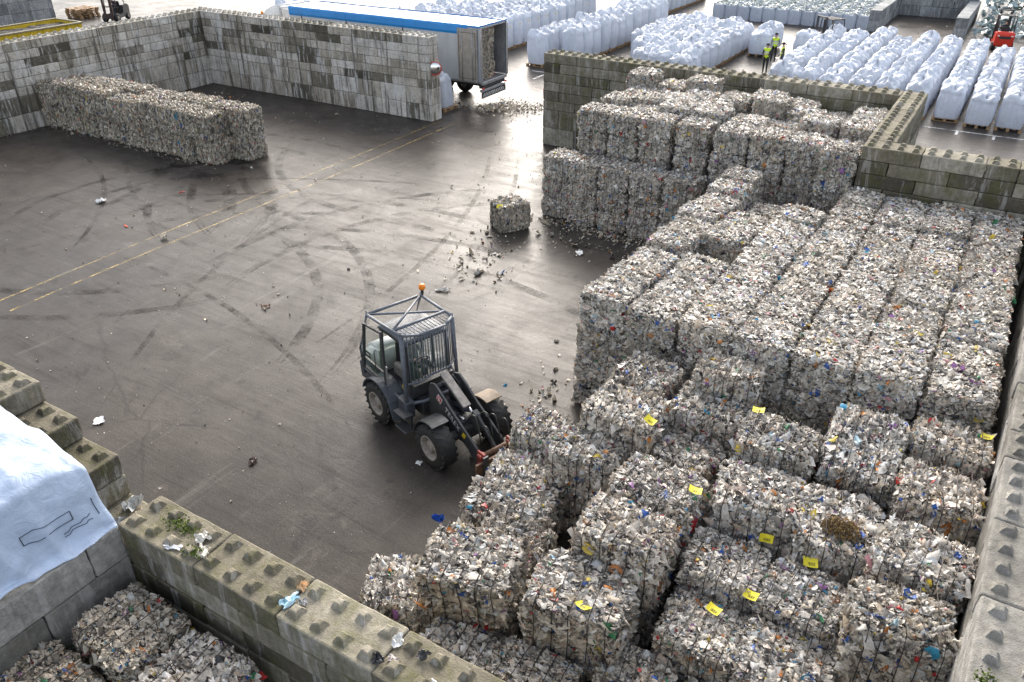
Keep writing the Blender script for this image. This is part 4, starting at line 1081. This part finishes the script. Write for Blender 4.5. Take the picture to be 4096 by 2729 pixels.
def person(label, loc, rz, pose, trousers, top, vest=None, cap=True, scale=1.0, group='people', sitting=False):
    """pose: dict of joint positions; body grown with a skin modifier, then baked to one mesh"""
    P = {'pelvis': (0, 0, .93), 'spine': (0, .0, 1.12), 'chest': (0, .01, 1.33), 'neckb': (0, .0, 1.48), 'neck': (0, .01, 1.54), 'head': (0, .02, 1.64), 'crown': (0, .01, 1.73),
         'hipl': (.095, 0, .90), 'kneel': (.10, .03, .50), 'anklel': (.10, -.01, .09), 'toel': (.11, .15, .045),
         'hipr': (-.095, 0, .90), 'kneer': (-.10, .03, .50), 'ankler': (-.10, -.01, .09), 'toer': (-.11, .15, .045),
         'shl': (.19, 0, 1.42), 'ell': (.25, -.02, 1.13), 'wrl': (.25, .10, .90), 'shr': (-.19, 0, 1.42), 'elr': (-.25, -.02, 1.13), 'wrr': (-.25, .10, .90)}
    P.update(pose)
    Rr = {'pelvis': .14, 'spine': .135, 'chest': .15, 'neckb': .085, 'neck': .058, 'head': .098, 'crown': .07, 'hip': .095, 'knee': .062, 'ankle': .045, 'toe': .038, 'sh': .068, 'el': .047, 'wr': .033}
    names = list(P); idx = {n: i for i, n in enumerate(names)}
    E = [('pelvis', 'spine'), ('spine', 'chest'), ('chest', 'neckb'), ('neckb', 'neck'), ('neck', 'head'), ('head', 'crown')]
    for s in 'lr': E += [('pelvis', 'hip' + s), ('hip' + s, 'knee' + s), ('knee' + s, 'ankle' + s), ('ankle' + s, 'toe' + s), ('chest', 'sh' + s), ('sh' + s, 'el' + s), ('el' + s, 'wr' + s)]
    V = [Vector(P[n]) for n in names]; rad = [Rr.get(n, Rr.get(n[:-1], .05)) for n in names]; ed = [(idx[a], idx[b]) for a, b in E]
    hand = set()
    for s in 'lr':
        w = Vector(P['wr' + s]); d = (w - Vector(P['el' + s])).normalized(); side = d.cross(Vector((0, 0, 1))); side = side.normalized() if side.length > .1 else Vector((1, 0, 0))
        V.append(w + d * .08); rad.append(.036); pi = len(V) - 1; ed.append((idx['wr' + s], pi)); hand.add(pi)
        for kf in range(4):
            V.append(w + d * (.16 - .012 * abs(kf - 1.3)) + side * (.026 * (kf - 1.5))); rad.append(.009); hand.add(len(V) - 1); ed.append((pi, len(V) - 1))
        V.append(w + d * .09 + side * .06); rad.append(.010); ed.append((pi, len(V) - 1))
    me = bpy.data.meshes.new('b'); me.from_pydata([v[:] for v in V], ed, [])
    o = bpy.data.objects.new('b', me); COL.objects.link(o)
    m = o.modifiers.new('k', 'SKIN')
    for i, sv in enumerate(me.skin_vertices[0].data): sv.radius = (rad[i], rad[i] * (.78 if i in (idx['chest'], idx['spine'], idx['pelvis']) else 1)); sv.use_root = i == 0
    s2 = o.modifiers.new('s', 'SUBSURF'); s2.levels = s2.render_levels = 1
    bpy.context.view_layer.update()
    bme = bpy.data.meshes.new_from_object(o.evaluated_get(bpy.context.evaluated_depsgraph_get()))
    bpy.data.objects.remove(o)
    for mm in (trousers, top, SKIN, SHOE): bme.materials.append(mm)
    seg = [(V[a], V[b], a, b) for a, b in ed]
    neckz = (Vector(P['neckb']) + Vector(P['neck'])) / 2
    hd = Vector(P['head'])
    vest_f = []
    def which(c):
        best, bi = 9, 0
        for i, (a, b, ia, ib) in enumerate(seg):
            ab = b - a; t = max(0, min(1, (c - a).dot(ab) / max(ab.length_squared, 1e-6))); dd = (c - a - ab * t).length
            if dd < best: best, bi = dd, i
        return seg[bi], best
    for f in bme.polygons:
        f.use_smooth = True
        (a, b, ia, ib), _ = which(f.center)
        nb = names[ib] if ib < len(names) else 'hand'; na = names[ia] if ia < len(names) else 'hand'
        if nb in ('head', 'crown') or nb == 'hand' or nb == 'neck': mi = 2
        elif nb.startswith('toe'): mi = 3
        elif nb.startswith(('hip', 'knee', 'ankle')): mi = 0
        else: mi = 1
        if mi == 1 and (nb in ('spine', 'chest', 'neckb') or nb.startswith('sh')): vest_f.append(f.index)
        f.material_index = mi
    root = link('person', bme, None, loc, (0, 0, rz), (scale,) * 3); tag(root, label, 'person', group)
    if vest:
        bv = bmesh.new(); bv.from_mesh(bme); bv.faces.ensure_lookup_table(); keep = set(vest_f)
        bmesh.ops.delete(bv, geom=[f for f in bv.faces if f.index not in keep], context='FACES')
        bmesh.ops.subdivide_edges(bv, edges=bv.edges[:], cuts=1, use_grid_fill=True)
        bv.normal_update()
        for v in bv.verts: v.co += v.normal * .022
        c0 = Vector(P['spine']).z
        for f in bv.faces: z = f.calc_center_median().z; f.material_index = 1 if (abs(z - c0 - .02) < .03 or abs(z - c0 - .14) < .03) else 0
        vm = bpy.data.meshes.new('vest'); bv.to_mesh(vm); bv.free(); vm.materials.append(vest); vm.materials.append(REFL); link('vest', vm, root)
    # nose and ears belong to the head; hair and cap are children
    b = MB(); b.lathe([(-.005, .106), (.035, .108), (.075, .088), (.10, .03)], 'Z', 16, hd + Vector((0, 0, .03)))
    if cap: b.box(hd + Vector((0, .14, .045)), (.15, .11, .014), bev=.005)
    b.build('cap' if cap else 'hair', CAPM, root)
    b = MB(); b.box(hd + Vector((0, .11, .0)), (.022, .03, .04), bev=.008); b.box(hd + Vector((.1, .0, 0)), (.015, .035, .055), bev=.006); b.box(hd + Vector((-.1, .0, 0)), (.015, .035, .055), bev=.006); b.build('face_features', SKIN, root)
    b = MB()
    for sx in (-.035, .035): b.box(hd + Vector((sx, .098, .018)), (.018, .012, .01))
    b.box(hd + Vector((0, .098, -.048)), (.04, .01, .008)); b.build('eyes_and_mouth', simple('dark_features', (.06, .03, .025), .5), root)
    return root
person('man in yellow hi-vis vest over grey shirt, standing behind the other two', (26.5, 22.4, 0), R(-165), {'kneel': (.11, .06, .5), 'anklel': (.13, -.03, .09)}, BLACKC, GREYC, HIV)
person('man in yellow hi-vis vest and dark plaid shirt, looking down at his hands', (27.0, 18.85, 0), R(-175), {'ell': (.24, .04, 1.14), 'wrl': (.08, .27, 1.17), 'elr': (-.24, .04, 1.14), 'wrr': (-.08, .27, 1.17), 'head': (0, .06, 1.63), 'crown': (0, .07, 1.72)}, BLACKC, PLAID, HIV)
person('man in yellow hi-vis vest and jeans, in profile holding papers', (27.75, 19.55, 0), R(110), {'wrl': (.22, .22, .93), 'wrr': (-.24, .12, .92)}, DENIM, OLIVE, HIV)
tag(scrap('paper_sheet', 'white paper sheet held by the man in jeans', (27.5, 19.45, .84), (.2, .26, .02), (.75, .75, .75), 'paper', 3), None)

# ------------------------------------------------------------------ forklifts
def forklift(label, loc, rz, paint, dark, cargo=False, lamps=True):
    t = thing('forklift', label, 'forklift', loc, rz, 'forklifts')
    b = MB(); b.prism([(-1.25, .35), (-1.3, 1.0), (-1.1, 1.2), (-.35, 1.15), (-.3, .55), (.7, .5), (.75, .25), (-1.0, .25)], -.56, .56, 'Y'); bmesh.ops.bevel(b.bm, geom=b.bm.edges[:], offset=.05, segments=2, affect='EDGES'); b.build('body', paint, t)
    b = MB(); b.box((-1.31, 0, .88), (.03, .7, .16)); b.build('grille', DARK, t)
    if lamps:
        for y in (-.4, .4):
            b = MB(); b.box((-1.305, y, .98), (.04, .12, .07), bev=.01); b.build('lamp', simple('lamp_glass', (.8, .8, .75), .2), t)
    b = MB()
    for y in (-.5, .5):
        b.tube([(-.75, y, 1.15), (-.55, y, 2.1)], .04, 6); b.tube([(.55, y, .5), (.42, y, 2.12)], .04, 6); b.tube([(-.55, y, 2.1), (.42, y, 2.12)], .04, 6)
    for i in range(8): b.box((-.5 + .13 * i, 0, 2.12), (.035, 1.0, .035))
    b.build('overhead_guard', dark, t)
    b = MB()
    for y in (-.36, .36): b.box((.95, y, 1.25), (.12, .1, 2.2)); b.box((1.02, y * .75, 1.2), (.08, .07, 2.0))
    for z in (.35, 1.2, 2.3): b.box((.95, 0, z), (.08, .75, .08))
    b.build('mast', dark, t)
    b = MB(); b.box((1.1, 0, .5), (.05, .9, .4)); b.build('fork_carriage', dark, t)
    for y in (-.25, .25):
        b = MB(); b.box((1.65, y, .12), (1.1, .11, .04)); b.box((1.12, y, .35), (.05, .11, .5)); b.build('fork', STEELD, t)
    for x, r in ((.7, .33), (-.85, .27)):
        for y in (-.52, .52): truck_wheel(t, x, y, r, .24)
    b = MB(); b.box((-.2, 0, .95), (.45, .5, .12), bev=.04); b.box((-.42, 0, 1.2), (.12, .5, .5), bev=.04); b.build('seat', SEATM, t)
    b = MB(); b.tube([(.32 + .15 * math.cos(i * .524) * .5, .17 * math.sin(i * .524), 1.2 + .15 * math.cos(i * .524) * .8) for i in range(12)], .015, 6, closed=True); b.tube([(.5, 0, .8), (.32, 0, 1.2)], .02, 6); b.build('steering_wheel', DARK, t)
    return t
SIT = {'pelvis': (0, 0, .30), 'spine': (0, -.02, .50), 'chest': (0, -.02, .72), 'neckb': (0, 0, .87), 'neck': (0, .01, .93), 'head': (0, .03, 1.03), 'crown': (0, .02, 1.12),
       'hipl': (.10, .04, .27), 'kneel': (.13, .45, .30), 'anklel': (.12, .50, -.08), 'toel': (.12, .63, -.12), 'hipr': (-.10, .04, .27), 'kneer': (-.13, .45, .30), 'ankler': (-.12, .50, -.08), 'toer': (-.12, .63, -.12),
       'shl': (.19, -.01, .80), 'ell': (.24, .16, .58), 'wrl': (.13, .38, .62), 'shr': (-.19, -.01, .80), 'elr': (-.24, .16, .58), 'wrr': (-.13, .38, .62)}
FLD = simple('forklift_dark', (.03, .03, .033), .5)
FLR = simple('forklift_red', (.58, .035, .015), .35, 0, .15, 5)
FG1 = (28.75, 27.3); a1_ = R(-120)
forklift('dark forklift with white roof carrying a white bag, driver in orange', (*FG1, 0), a1_, FLD, FLD)
person('forklift driver in orange hi-vis jacket seated behind the white bag', (FG1[0] + .1, FG1[1] + .15, .72), a1_ - R(90), SIT, BLACKC, HIO, None, True, .95)
big_bag(27.75, 25.5, 'white bag carried on the forks of the dark forklift', 'white bags', False, True, sticker=(.12, -.6, 1.0, 0), where='bag on the dark forklift', s=1.25)
forklift('red forklift at the right edge, seen from behind before the scrap heap', (38.55, 34.6, 0), R(100), FLR, FLD)
person('red forklift driver in dark clothes, seen from behind', (38.58, 34.45, .72), R(10), SIT, BLACKC, BLACKC, None, True, .95)
forklift('dark forklift with raised mast beyond the left wall', (-24.4, 10.9, 0), R(-65), FLD, simple('brown_mast', (.06, .035, .03), .6))
person('driver in dark clothes on the forklift beyond the left wall', (-24.4, 10.9, .72), R(-155), SIT, BLACKC, PLAID, None, True, .95)

# ------------------------------------------------------------------ the wheel loader
LA = math.atan2(-.319, .948)
LD = thing('wheel_loader', 'dark grey wheel loader with caged cab and orange beacon, forks under a bale', 'wheel loader', (30.105, -19.71, 0), LA)
XR, XF, TRK_ = -.1, 2.0, .74
def loader_wheel(x, y, s):
    r, w = .53, .40
    b = MB(); b.lathe([(-w / 2, .29), (-w / 2 - .01, .38), (-w * .46, .46), (-w * .36, .505), (0, .515), (w * .36, .505), (w * .46, .46), (w / 2 + .01, .38), (w / 2, .29)], 'Y', 40, caps=False)
    for i in range(20):
        for sd in (-1, 1):
            a = 2 * math.pi * (i + (.5 if sd > 0 else 0)) / 20
            m = Matrix.Rotation(-a, 4, 'Y') @ Matrix.Translation((.494, sd * w * .24, 0)) @ Matrix.Rotation(sd * R(33), 4, 'X')
            b.box((0, 0, 0), (.05, w * .52, .058), rot=None) if False else None
            t = bmesh.new(); bmesh.ops.create_cube(t, size=1); bmesh.ops.scale(t, vec=(.042, w * .52, .075), verts=t.verts); bmesh.ops.transform(t, matrix=m, verts=t.verts); b.merge(t)
    o = b.build('wheel', RUBBER, LD, loc=(x, y, r), rot=(0, 0, 0))
    c = MB(); c.lathe([(-w * .42 * s, .30), (s * w * .30, .305), (s * w * .52, .29), (s * w * .5, .255), (s * w * .2, .235), (s * w * .16, .16), (s * w * .36, .15), (s * w * .38, .09), (s * w * .44, .085)], 'Y', 28)
    for i in range(8):
        a = i * math.pi / 4; c.box((.19 * math.cos(a), s * w * .2, .19 * math.sin(a)), (.03, .03, .03))
    c.build('rim', RIMM, o)
for x in (XR, XF):
    for s in (-1, 1): loader_wheel(x, -.05 + s * TRK_, s)
def L(mb, name, mats, parent=LD, **k): return mb.build(name, mats, parent, **k)
b = MB(); b.box((-.15, 0, .66), (2.2, .8, .36), bev=.03); b.box((1.35, 0, .62), (1.5, .5, .34), bev=.03); b.tube([(XR, -.7, .53), (XR, .7, .53)], .11, 10); b.tube([(XF, -.7, .53), (XF, .7, .53)], .11, 10); L(b, 'chassis', STEELD)
b = MB(); b.prism([(-1.34, .5), (-1.38, .98), (-1.25, 1.06), (-.85, 1.06), (-.75, .82), (-.62, .5)], -.64, .60, 'Y'); bmesh.ops.bevel(b.bm, geom=b.bm.edges[:], offset=.05, segments=2, affect='EDGES'); L(b, 'counterweight', STEELG)
b = MB(); b.prism([(-1.3, 1.04), (-1.26, 1.36), (-1.0, 1.56), (-.45, 1.66), (-.42, .95), (-1.28, .98)], -.56, .52, 'Y'); bmesh.ops.bevel(b.bm, geom=b.bm.edges[:], offset=.09, segments=3, affect='EDGES')
for f in b.bm.faces: f.smooth = True
hood = L(b, 'engine_hood', WHITEP)
b = MB()
for z in (1.1, 1.2, 1.3): b.box((-1.08, -.565, z), (.36, .02, .055)); b.box((-1.3, 0, z), (.03, .8, .05))
L(b, 'grille', DARK, hood)
# rear mudguards and steps
for s in (-1, 1):
    b = MB(); yo, yi = s * .92 - .05, s * .5 - .05; pts = []
    for i in range(13):
        a = R(165 - 150 * i / 12); pts.append((XR + .62 * math.cos(a), .53 + .62 * math.sin(a)))
    pts2 = [(XR + (p[0] - XR) * .95, .53 + (p[1] - .53) * .95) for p in pts]
    b.prism(pts + [(XR + .74, .42), (XR + .70, .42)] + pts2[::-1], min(yo, yi), max(yo, yi), 'Y')
    b.prism([(XR + .6, .95), (XR + .98, .92), (XR + .95, .5), (XR + .74, .42), (XR + .62, .55)], min(s * .72 - .05, yi), max(s * .72 - .05, yi), 'Y'); L(b, 'rear_mudguard', STEELG)
    b = MB()
    for z, x0, ln in ((.36, .88, .46), (.74, .84, .44)): b.box((x0, s * .80 - .05, z), (ln, .26, .03), bev=.012)
    b.box((.66, s * .74 - .05, .55), (.03, .05, .42)); b.box((1.06, s * .74 - .05, .55), (.03, .05, .42)); L(b, 'step', STEELD)
    b = MB(); pts = []
    for i in range(9):
        a = R(170 - 95 * i / 8); pts.append((XF + .62 * math.cos(a), .53 + .62 * math.sin(a)))
    pts2 = [(XF + (p[0] - XF) * .95, .53 + (p[1] - .53) * .95) for p in pts]
    b.prism(pts + pts2[::-1], min(s * .92 - .05, s * .50 - .05), max(s * .92 - .05, s * .50 - .05), 'Y'); L(b, 'front_mudguard', STEELD if s < 0 else simple('dusty_mudguard', (.24, .19, .14), .8))
# cab
b = MB(); b.box((.15, 0, .96), (1.2, 1.1, .18), bev=.03)
b.prism([(.55, 1.0), (.80, 1.0), (.86, 1.28), (.62, 1.28)], -.52, .52, 'Y'); L(b, 'cab_floor', STEELD)
b = MB()
for (x0, y0, x1, y1) in ((-.42, -.55, -.36, -.52), (-.42, .55, -.36, .52), (.72, -.53, .60, -.52), (.72, .53, .60, .52), (.02, .56, .02, .53)):
    b.bar((x0, y0, 1.0), (x1, y1, 2.24), .07, .06)
b.bar((-.36, -.52, 2.22), (.6, -.52, 2.22), .06); b.bar((-.36, .52, 2.22), (.6, .52, 2.22), .06); b.bar((.6, -.52, 2.22), (.6, .52, 2.22), .06); b.bar((-.36, -.52, 2.22), (-.36, .52, 2.22), .06)
cabf = L(b, 'cab_frame', STEELD)
bm = bmesh.new(); bmesh.ops.create_grid(bm, x_segments=10, y_segments=10, size=.5)
for v in bm.verts:
    k_ = max(0, 1 - (abs(v.co.x * 2) ** 4 + abs(v.co.y * 2) ** 4) * .5); v.co = Vector((.12 + v.co.x * 1.12, v.co.y * 1.12, 2.25 + .09 * k_))
bmesh.ops.solidify(bm, geom=bm.faces[:], thickness=.05)
for f in bm.faces: f.smooth = True
me = bpy.data.meshes.new('roof'); bm.to_mesh(me); bm.free(); me.materials.append(STEELG); link('cab_roof', me, LD)
def pane(pts, par=LD, name='window', m=GLASS): b = MB(); b.quad(pts); return b.build(name, m, par)
pane([(.73, -.50, 1.28), (.73, .50, 1.28), (.61, .49, 2.2), (.61, -.49, 2.2)], name='windscreen')
pane([(-.40, -.5, 1.1), (-.40, .5, 1.1), (-.36, .5, 2.2), (-.36, -.5, 2.2)], name='rear_window')
pane([(-.38, .545, 1.05), (.7, .53, 1.05), (.6, .52, 2.2), (-.36, .52, 2.2)])
# open door swung back along the cab side
DR = MB(); dc = [(-.80, -.80, 1.16), (.13, -.80, 1.10), (.13, -.80, 2.42), (-.60, -.80, 2.34)]
for a, c in zip(dc, dc[1:] + dc[:1]): DR.bar(a, c, .06, .045)
DR.bar((-.79, -.80, 1.42), (.13, -.80, 1.38), .045, .04)
dr = L(DR, 'door', STEELD)
pane(dc, dr)
b = MB(); b.tube([(-.10, -.85, 1.35), (-.16, -.86, 1.38), (-.16, -.86, 1.85), (-.10, -.85, 1.9)], .013, 6); b.build('handle', DARK, dr)
b = MB(); b.box((.17, -.79, 1.32), (.06, .03, .52)); b.build('door_post', simple('bare_alu', (.5, .5, .5), .4, .6), dr)
b = MB(); b.box((-.1, 0, 1.18), (.46, .48, .12), bev=.04); b.box((-.3, 0, 1.5), (.12, .46, .6), bev=.05); L(b, 'seat', SEATM)
b = MB(); b.tube([(.5, 0, 1.0), (.36, 0, 1.5)], .03, 8); b.tube([(.36 + .07 * math.cos(i * .449), .19 * math.sin(i * .449), 1.5 + .14 * math.cos(i * .449)) for i in range(14)], .016, 6, closed=True); L(b, 'steering_wheel', DARK)
b = MB(); b.box((.1, -.35, 1.25), (.5, .16, .28), bev=.03); L(b, 'control_console', simple('dash_grey', (.16, .15, .14), .6))
b = MB(); b.box((.52, -.58, 1.12), (.1, .012, .12)); L(b, 'warning_sticker', LABELY)
person('loader driver in dark jacket seated inside the caged cab', (30.05, -19.68, .98), LA - R(90), SIT, BLACKC, GREYC, None, False, .88)
# protective cage
ZC = 2.56; r_ = .032
nr, fr_, nf, ff = (-.56, -.73, ZC), (-.56, .70, ZC), (.72, -.68, ZC), (.72, .66, ZC); bow1, bow2 = (.93, -.33, ZC), (.93, .33, ZC)
mid_n, mid_f = (.42, -.69, ZC), (.42, .67, ZC)
b = MB()
for a, c in ((nr, fr_), (nr, nf), (fr_, ff), (nf, bow1), (bow1, bow2), (bow2, ff), (mid_n, mid_f)): b.tube([a, c], .034, 8)
b.tube([nr, mid_f], .027, 8); b.tube([fr_, mid_n], .027, 8)
b.tube([nr, (-1.02, -.73, 1.5), (-.98, -.70, .82)], .036, 8); b.tube([fr_, (-1.02, .70, 1.5), (-.98, .66, .82)], .036, 8)
b.tube([nf, (.78, -.70, .72)], .045, 8); b.tube([ff, (.78, .68, .72)], .045, 8)
b.tube([(-.9, -.72, .98), (.02, -.73, .99), (.78, -.70, .84)], .036, 8); b.tube([(-.9, .70, .98), (.78, .68, .84)], .036, 8)
b.tube([(.78, -.70, .86), (.98, -.34, .90), (.98, .32, .90), (.78, .68, .86)], .038, 8)
for p in (nr, fr_, nf, ff): b.tube([(p[0] + .03 * math.cos(i * 1.05), p[1], p[2] + .06 + .03 * math.sin(i * 1.05)) for i in range(6)], .010, 5, closed=True)
cg = L(b, 'cab_cage', CAGE)
b = MB()
for i in range(15):
    y = -.62 + 1.22 * i / 14; xf = .72 + .21 * min(1, (.68 - abs(y)) / .35); b.tube([(.42, y, ZC - .01), (xf, y, ZC - .01)], .011, 5)
b.build('roof_bars', CAGE, cg)
b = MB(); low = []
for i in range(19):
    y = -.64 + 1.26 * i / 18; xf = .73 + .20 * min(1, max(0, (.66 - abs(y)) / .33)); zb = 1.34 + .16 * min(1, (y + .64) / .5)
    b.tube([(xf, y, ZC - .02), (xf + .03, y, zb)], .014, 5); low.append((xf + .03, y, zb))
b.tube(low, .026, 6); b.build('front_bars', CAGE, cg)
b = MB(); b.tube([(-.53, .73, ZC), (-.53, .73, ZC + .12)], .025, 8); b.box((-.53, .73, ZC + .1), (.05, .05, .1)); bs = L(b, 'beacon_stem', DARK)
b = MB(); b.lathe([(0, .06), (.02, .078), (.10, .075), (.13, .05), (.135, .01)], 'Z', 18, (-.53, .73, ZC + .15)); b.build('beacon', ORANGE, bs)
# loader arms: two plates with linkage between
arm = [(1.18, 1.30), (1.24, 1.52), (1.42, 1.58), (1.62, 1.47), (2.0, 1.20), (2.45, .94), (2.86, .70), (3.0, .48), (3.0, .26), (2.86, .24), (2.55, .52), (2.0, .80), (1.55, 1.02), (1.3, 1.1)]
for s, y0 in ((-1, -.37), (1, .27)):
    b = MB(); b.prism(arm, y0, y0 + .045, 'Y'); a_ = L(b, 'lift_arm', STEELD)
    if s < 0:
        cu = bpy.data.curves.new('lettering', 'FONT'); cu.body = 'TEREX'; cu.size = .185; cu.extrude = .002; cu.align_x = 'CENTER'; cu.align_y = 'CENTER'; cu.space_character = 1.08
        cu.materials.append(simple('white_lettering', (.62, .62, .60), .5))
        tx = bpy.data.objects.new('lettering', cu); COL.objects.link(tx)
        me = bpy.data.meshes.new_from_object(tx.evaluated_get(bpy.context.evaluated_depsgraph_get())); bpy.data.objects.remove(tx)
        link('lettering', me, a_, (2.02, y0 - .004, 1.0), (R(90), R(30), 0))
        b = MB(); b.box((1.58, y0 - .003, 1.28), (.17, .006, .17), Matrix.Rotation(R(30), 4, 'Y')); lg = b.build('logo_plate', simple('logo_white', (.65, .62, .6), .5), a_)
        b = MB(); b.box((1.58, y0 - .008, 1.28), (.13, .006, .13), Matrix.Rotation(R(30), 4, 'Y')); lg2 = b.build('logo_field', simple('logo_red', (.45, .02, .03), .5), a_)
        b = MB(); m_ = Matrix.Translation((1.58, y0 - .013, 1.28)) @ Matrix.Rotation(R(30), 4, 'Y')
        for (dx, dz, w, h) in ((0, 0, .026, .1), (-.03, .012, .04, .024), (.03, -.012, .04, .024)):
            t = bmesh.new(); bmesh.ops.create_cube(t, size=1); bmesh.ops.scale(t, vec=(w, .004, h), verts=t.verts); bmesh.ops.translate(t, vec=(dx, 0, dz), verts=t.verts); bmesh.ops.transform(t, matrix=m_, verts=t.verts); b.merge(t)
        b.build('logo_mark', simple('logo_light', (.7, .68, .66), .5), a_)
        b = MB(); b.box((2.42, y0 - .005, .80), (.10, .006, .13), Matrix.Rotation(R(30), 4, 'Y')); b.build('warning_sticker', LABELY, a_)
b = MB(); b.prism([(1.12, .45), (1.08, 1.3), (1.25, 1.5), (1.5, 1.4), (1.72, .75), (1.7, .45)], -.31, -.27, 'Y'); b.prism([(1.12, .45), (1.08, 1.3), (1.25, 1.5), (1.5, 1.4), (1.72, .75), (1.7, .45)], .21, .25, 'Y'); b.box((1.4, -.03, .62), (.5, .5, .4), bev=.03); b.box((1.98, -.03, .6), (.5, .5, .3), bev=.03); L(b, 'front_frame', STEELD)
for px_, pz_ in ((1.3, 1.4), (2.15, .93), (2.88, .45)):
    b = MB(); b.tube([(px_, -.34, pz_), (px_, .28, pz_)], .055, 10); L(b, 'pivot_pin', STEELD)
b = MB(); b.box((1.68, -.02, 1.44), (.95, .2, .05), Matrix.Rotation(R(28), 4, 'Y'), bev=.012); L(b, 'tilt_link_cover', simple('worn_grey_plate', (.26, .24, .22), .6, .1, .4, 10))
for y in (-.18, .12):
    b = MB(); b.tube([(1.42, y, .86), (1.95, y, .98)], .055, 10); c_ = L(b, 'lift_cylinder', STEELG)
    b = MB(); b.tube([(1.95, y, .98), (2.2, y, 1.0)], .03, 10); b.build('rod', CHROME, c_)
b = MB(); b.tube([(1.35, .02, 1.44), (2.0, .02, 1.20)], .055, 10); c_ = L(b, 'tilt_cylinder', STEELG)
b = MB(); b.tube([(2.0, .02, 1.20), (2.3, .02, 1.08)], .03, 10); b.build('rod', CHROME, c_)
b = MB(); b.prism([(2.2, 1.0), (2.3, 1.22), (2.42, 1.16), (2.5, .78), (2.38, .72)], -.04, .08, 'Y'); b.bar((2.38, .02, 1.14), (2.98, .02, .62), .06, .08); L(b, 'bell_crank', STEELD)
b = MB()
for (p0, h) in (((2.3, -.22, 1.0), .42), ((2.45, .18, .95), .40), ((2.55, -.1, .85), .36), ((2.62, .34, .8), .46), ((2.3, .1, 1.0), .34)):
    x, y, z = p0; b.tube([(x + .5 * t, y + .06 * math.sin(t * 3), z + h * math.sin(math.pi * t) - .3 * t) for t in [i / 10 for i in range(11)]], .017, 6)
for y in (-.12, .06): b.tube([(1.3, y, 1.5), (1.5, y - .02, 1.52), (1.8, y + .04, 1.25), (2.1, y, 1.12)], .014, 6)
L(b, 'hydraulic_hose', HOSE)
b = MB()
for y in (-.42, .34): b.box((3.08, y, .58), (.14, .16, .34), bev=.015); b.box((3.08, y, .58), (.24, .05, .42), bev=.01)
b.box((3.12, -.04, .34), (.1, 1.0, .1)); L(b, 'quick_coupler', REDP)
b = MB(); b.tube([(3.06, -.5, .66), (3.06, .62, .66)], .06, 12); L(b, 'coupler_tube', RUSTY)
b = MB(); b.box((3.2, -.04, .42), (.07, 1.25, .46), bev=.01); fc = L(b, 'fork_carriage', RUSTY)
for y in (-.45, .35):
    b = MB(); b.prism([(3.24, .8), (3.28, .8), (3.29, .36), (4.2, .34), (4.2, .31), (3.24, .3)], y - .06, y + .06, 'Y'); b.build('fork', STEELD, fc)

# ------------------------------------------------------------------ light, camera
EL, AZ = R(31), R(-27)   # azimuth clockwise from +Y
w = bpy.data.worlds.new('World'); scene.world = w; w.use_nodes = True
nt = w.node_tree; sky = nt.nodes.new('ShaderNodeTexSky'); sky.sky_type = 'NISHITA'; sky.sun_disc = False
sky.sun_elevation = EL; sky.sun_rotation = AZ; sky.air_density = 1.0; sky.dust_density = 4.5; sky.ozone_density = 1.0
hs = nt.nodes.new('ShaderNodeHueSaturation'); hs.inputs['Saturation'].default_value = .42; nt.links.new(sky.outputs[0], hs.inputs['Color']); nt.links.new(hs.outputs[0], nt.nodes['Background'].inputs[0]); nt.nodes['Background'].inputs[1].default_value = .15
sd = bpy.data.lights.new('sun', 'SUN'); sd.energy = .55; sd.angle = R(48); sd.color = (1, .90, .78)
so = bpy.data.objects.new('sun', sd); COL.objects.link(so)
d = Vector((math.sin(AZ) * math.cos(EL), math.cos(AZ) * math.cos(EL), math.sin(EL)))
so.rotation_euler = d.to_track_quat('Z', 'Y').to_euler()

cam = bpy.data.cameras.new('camera'); cam.lens = 3178.88 / 4096 * 36; cam.sensor_width = 36; cam.clip_end = 1500; cam.clip_start = .1
co = bpy.data.objects.new('camera', cam); COL.objects.link(co)
yaw, pit, roll = .5546030538645308, .5419340477512452, -.005115105456387693
fw = Vector((-math.sin(yaw) * math.cos(pit), math.cos(yaw) * math.cos(pit), -math.sin(pit)))
rt = Vector((math.cos(yaw), math.sin(yaw), 0)); up = rt.cross(fw)
r2 = math.cos(roll) * rt + math.sin(roll) * up; u2 = -math.sin(roll) * rt + math.cos(roll) * up
co.matrix_world = Matrix(((r2.x, u2.x, -fw.x, 40.0917), (r2.y, u2.y, -fw.y, -31.5149), (r2.z, u2.z, -fw.z, 11.0496), (0, 0, 0, 1)))
scene.camera = co
vs = scene.view_settings; vs.view_transform = 'Standard'; vs.look = 'None'; vs.gamma = 1; vs.exposure = 1.5; vs.use_curve_mapping = False
scene.render.engine = 'CYCLES'
scene.cycles.max_bounces = 6; scene.cycles.diffuse_bounces = 3; scene.cycles.glossy_bounces = 3; scene.cycles.transparent_max_bounces = 12; scene.cycles.use_denoising = True
scene.render.resolution_x = 1024; scene.render.resolution_y = 682
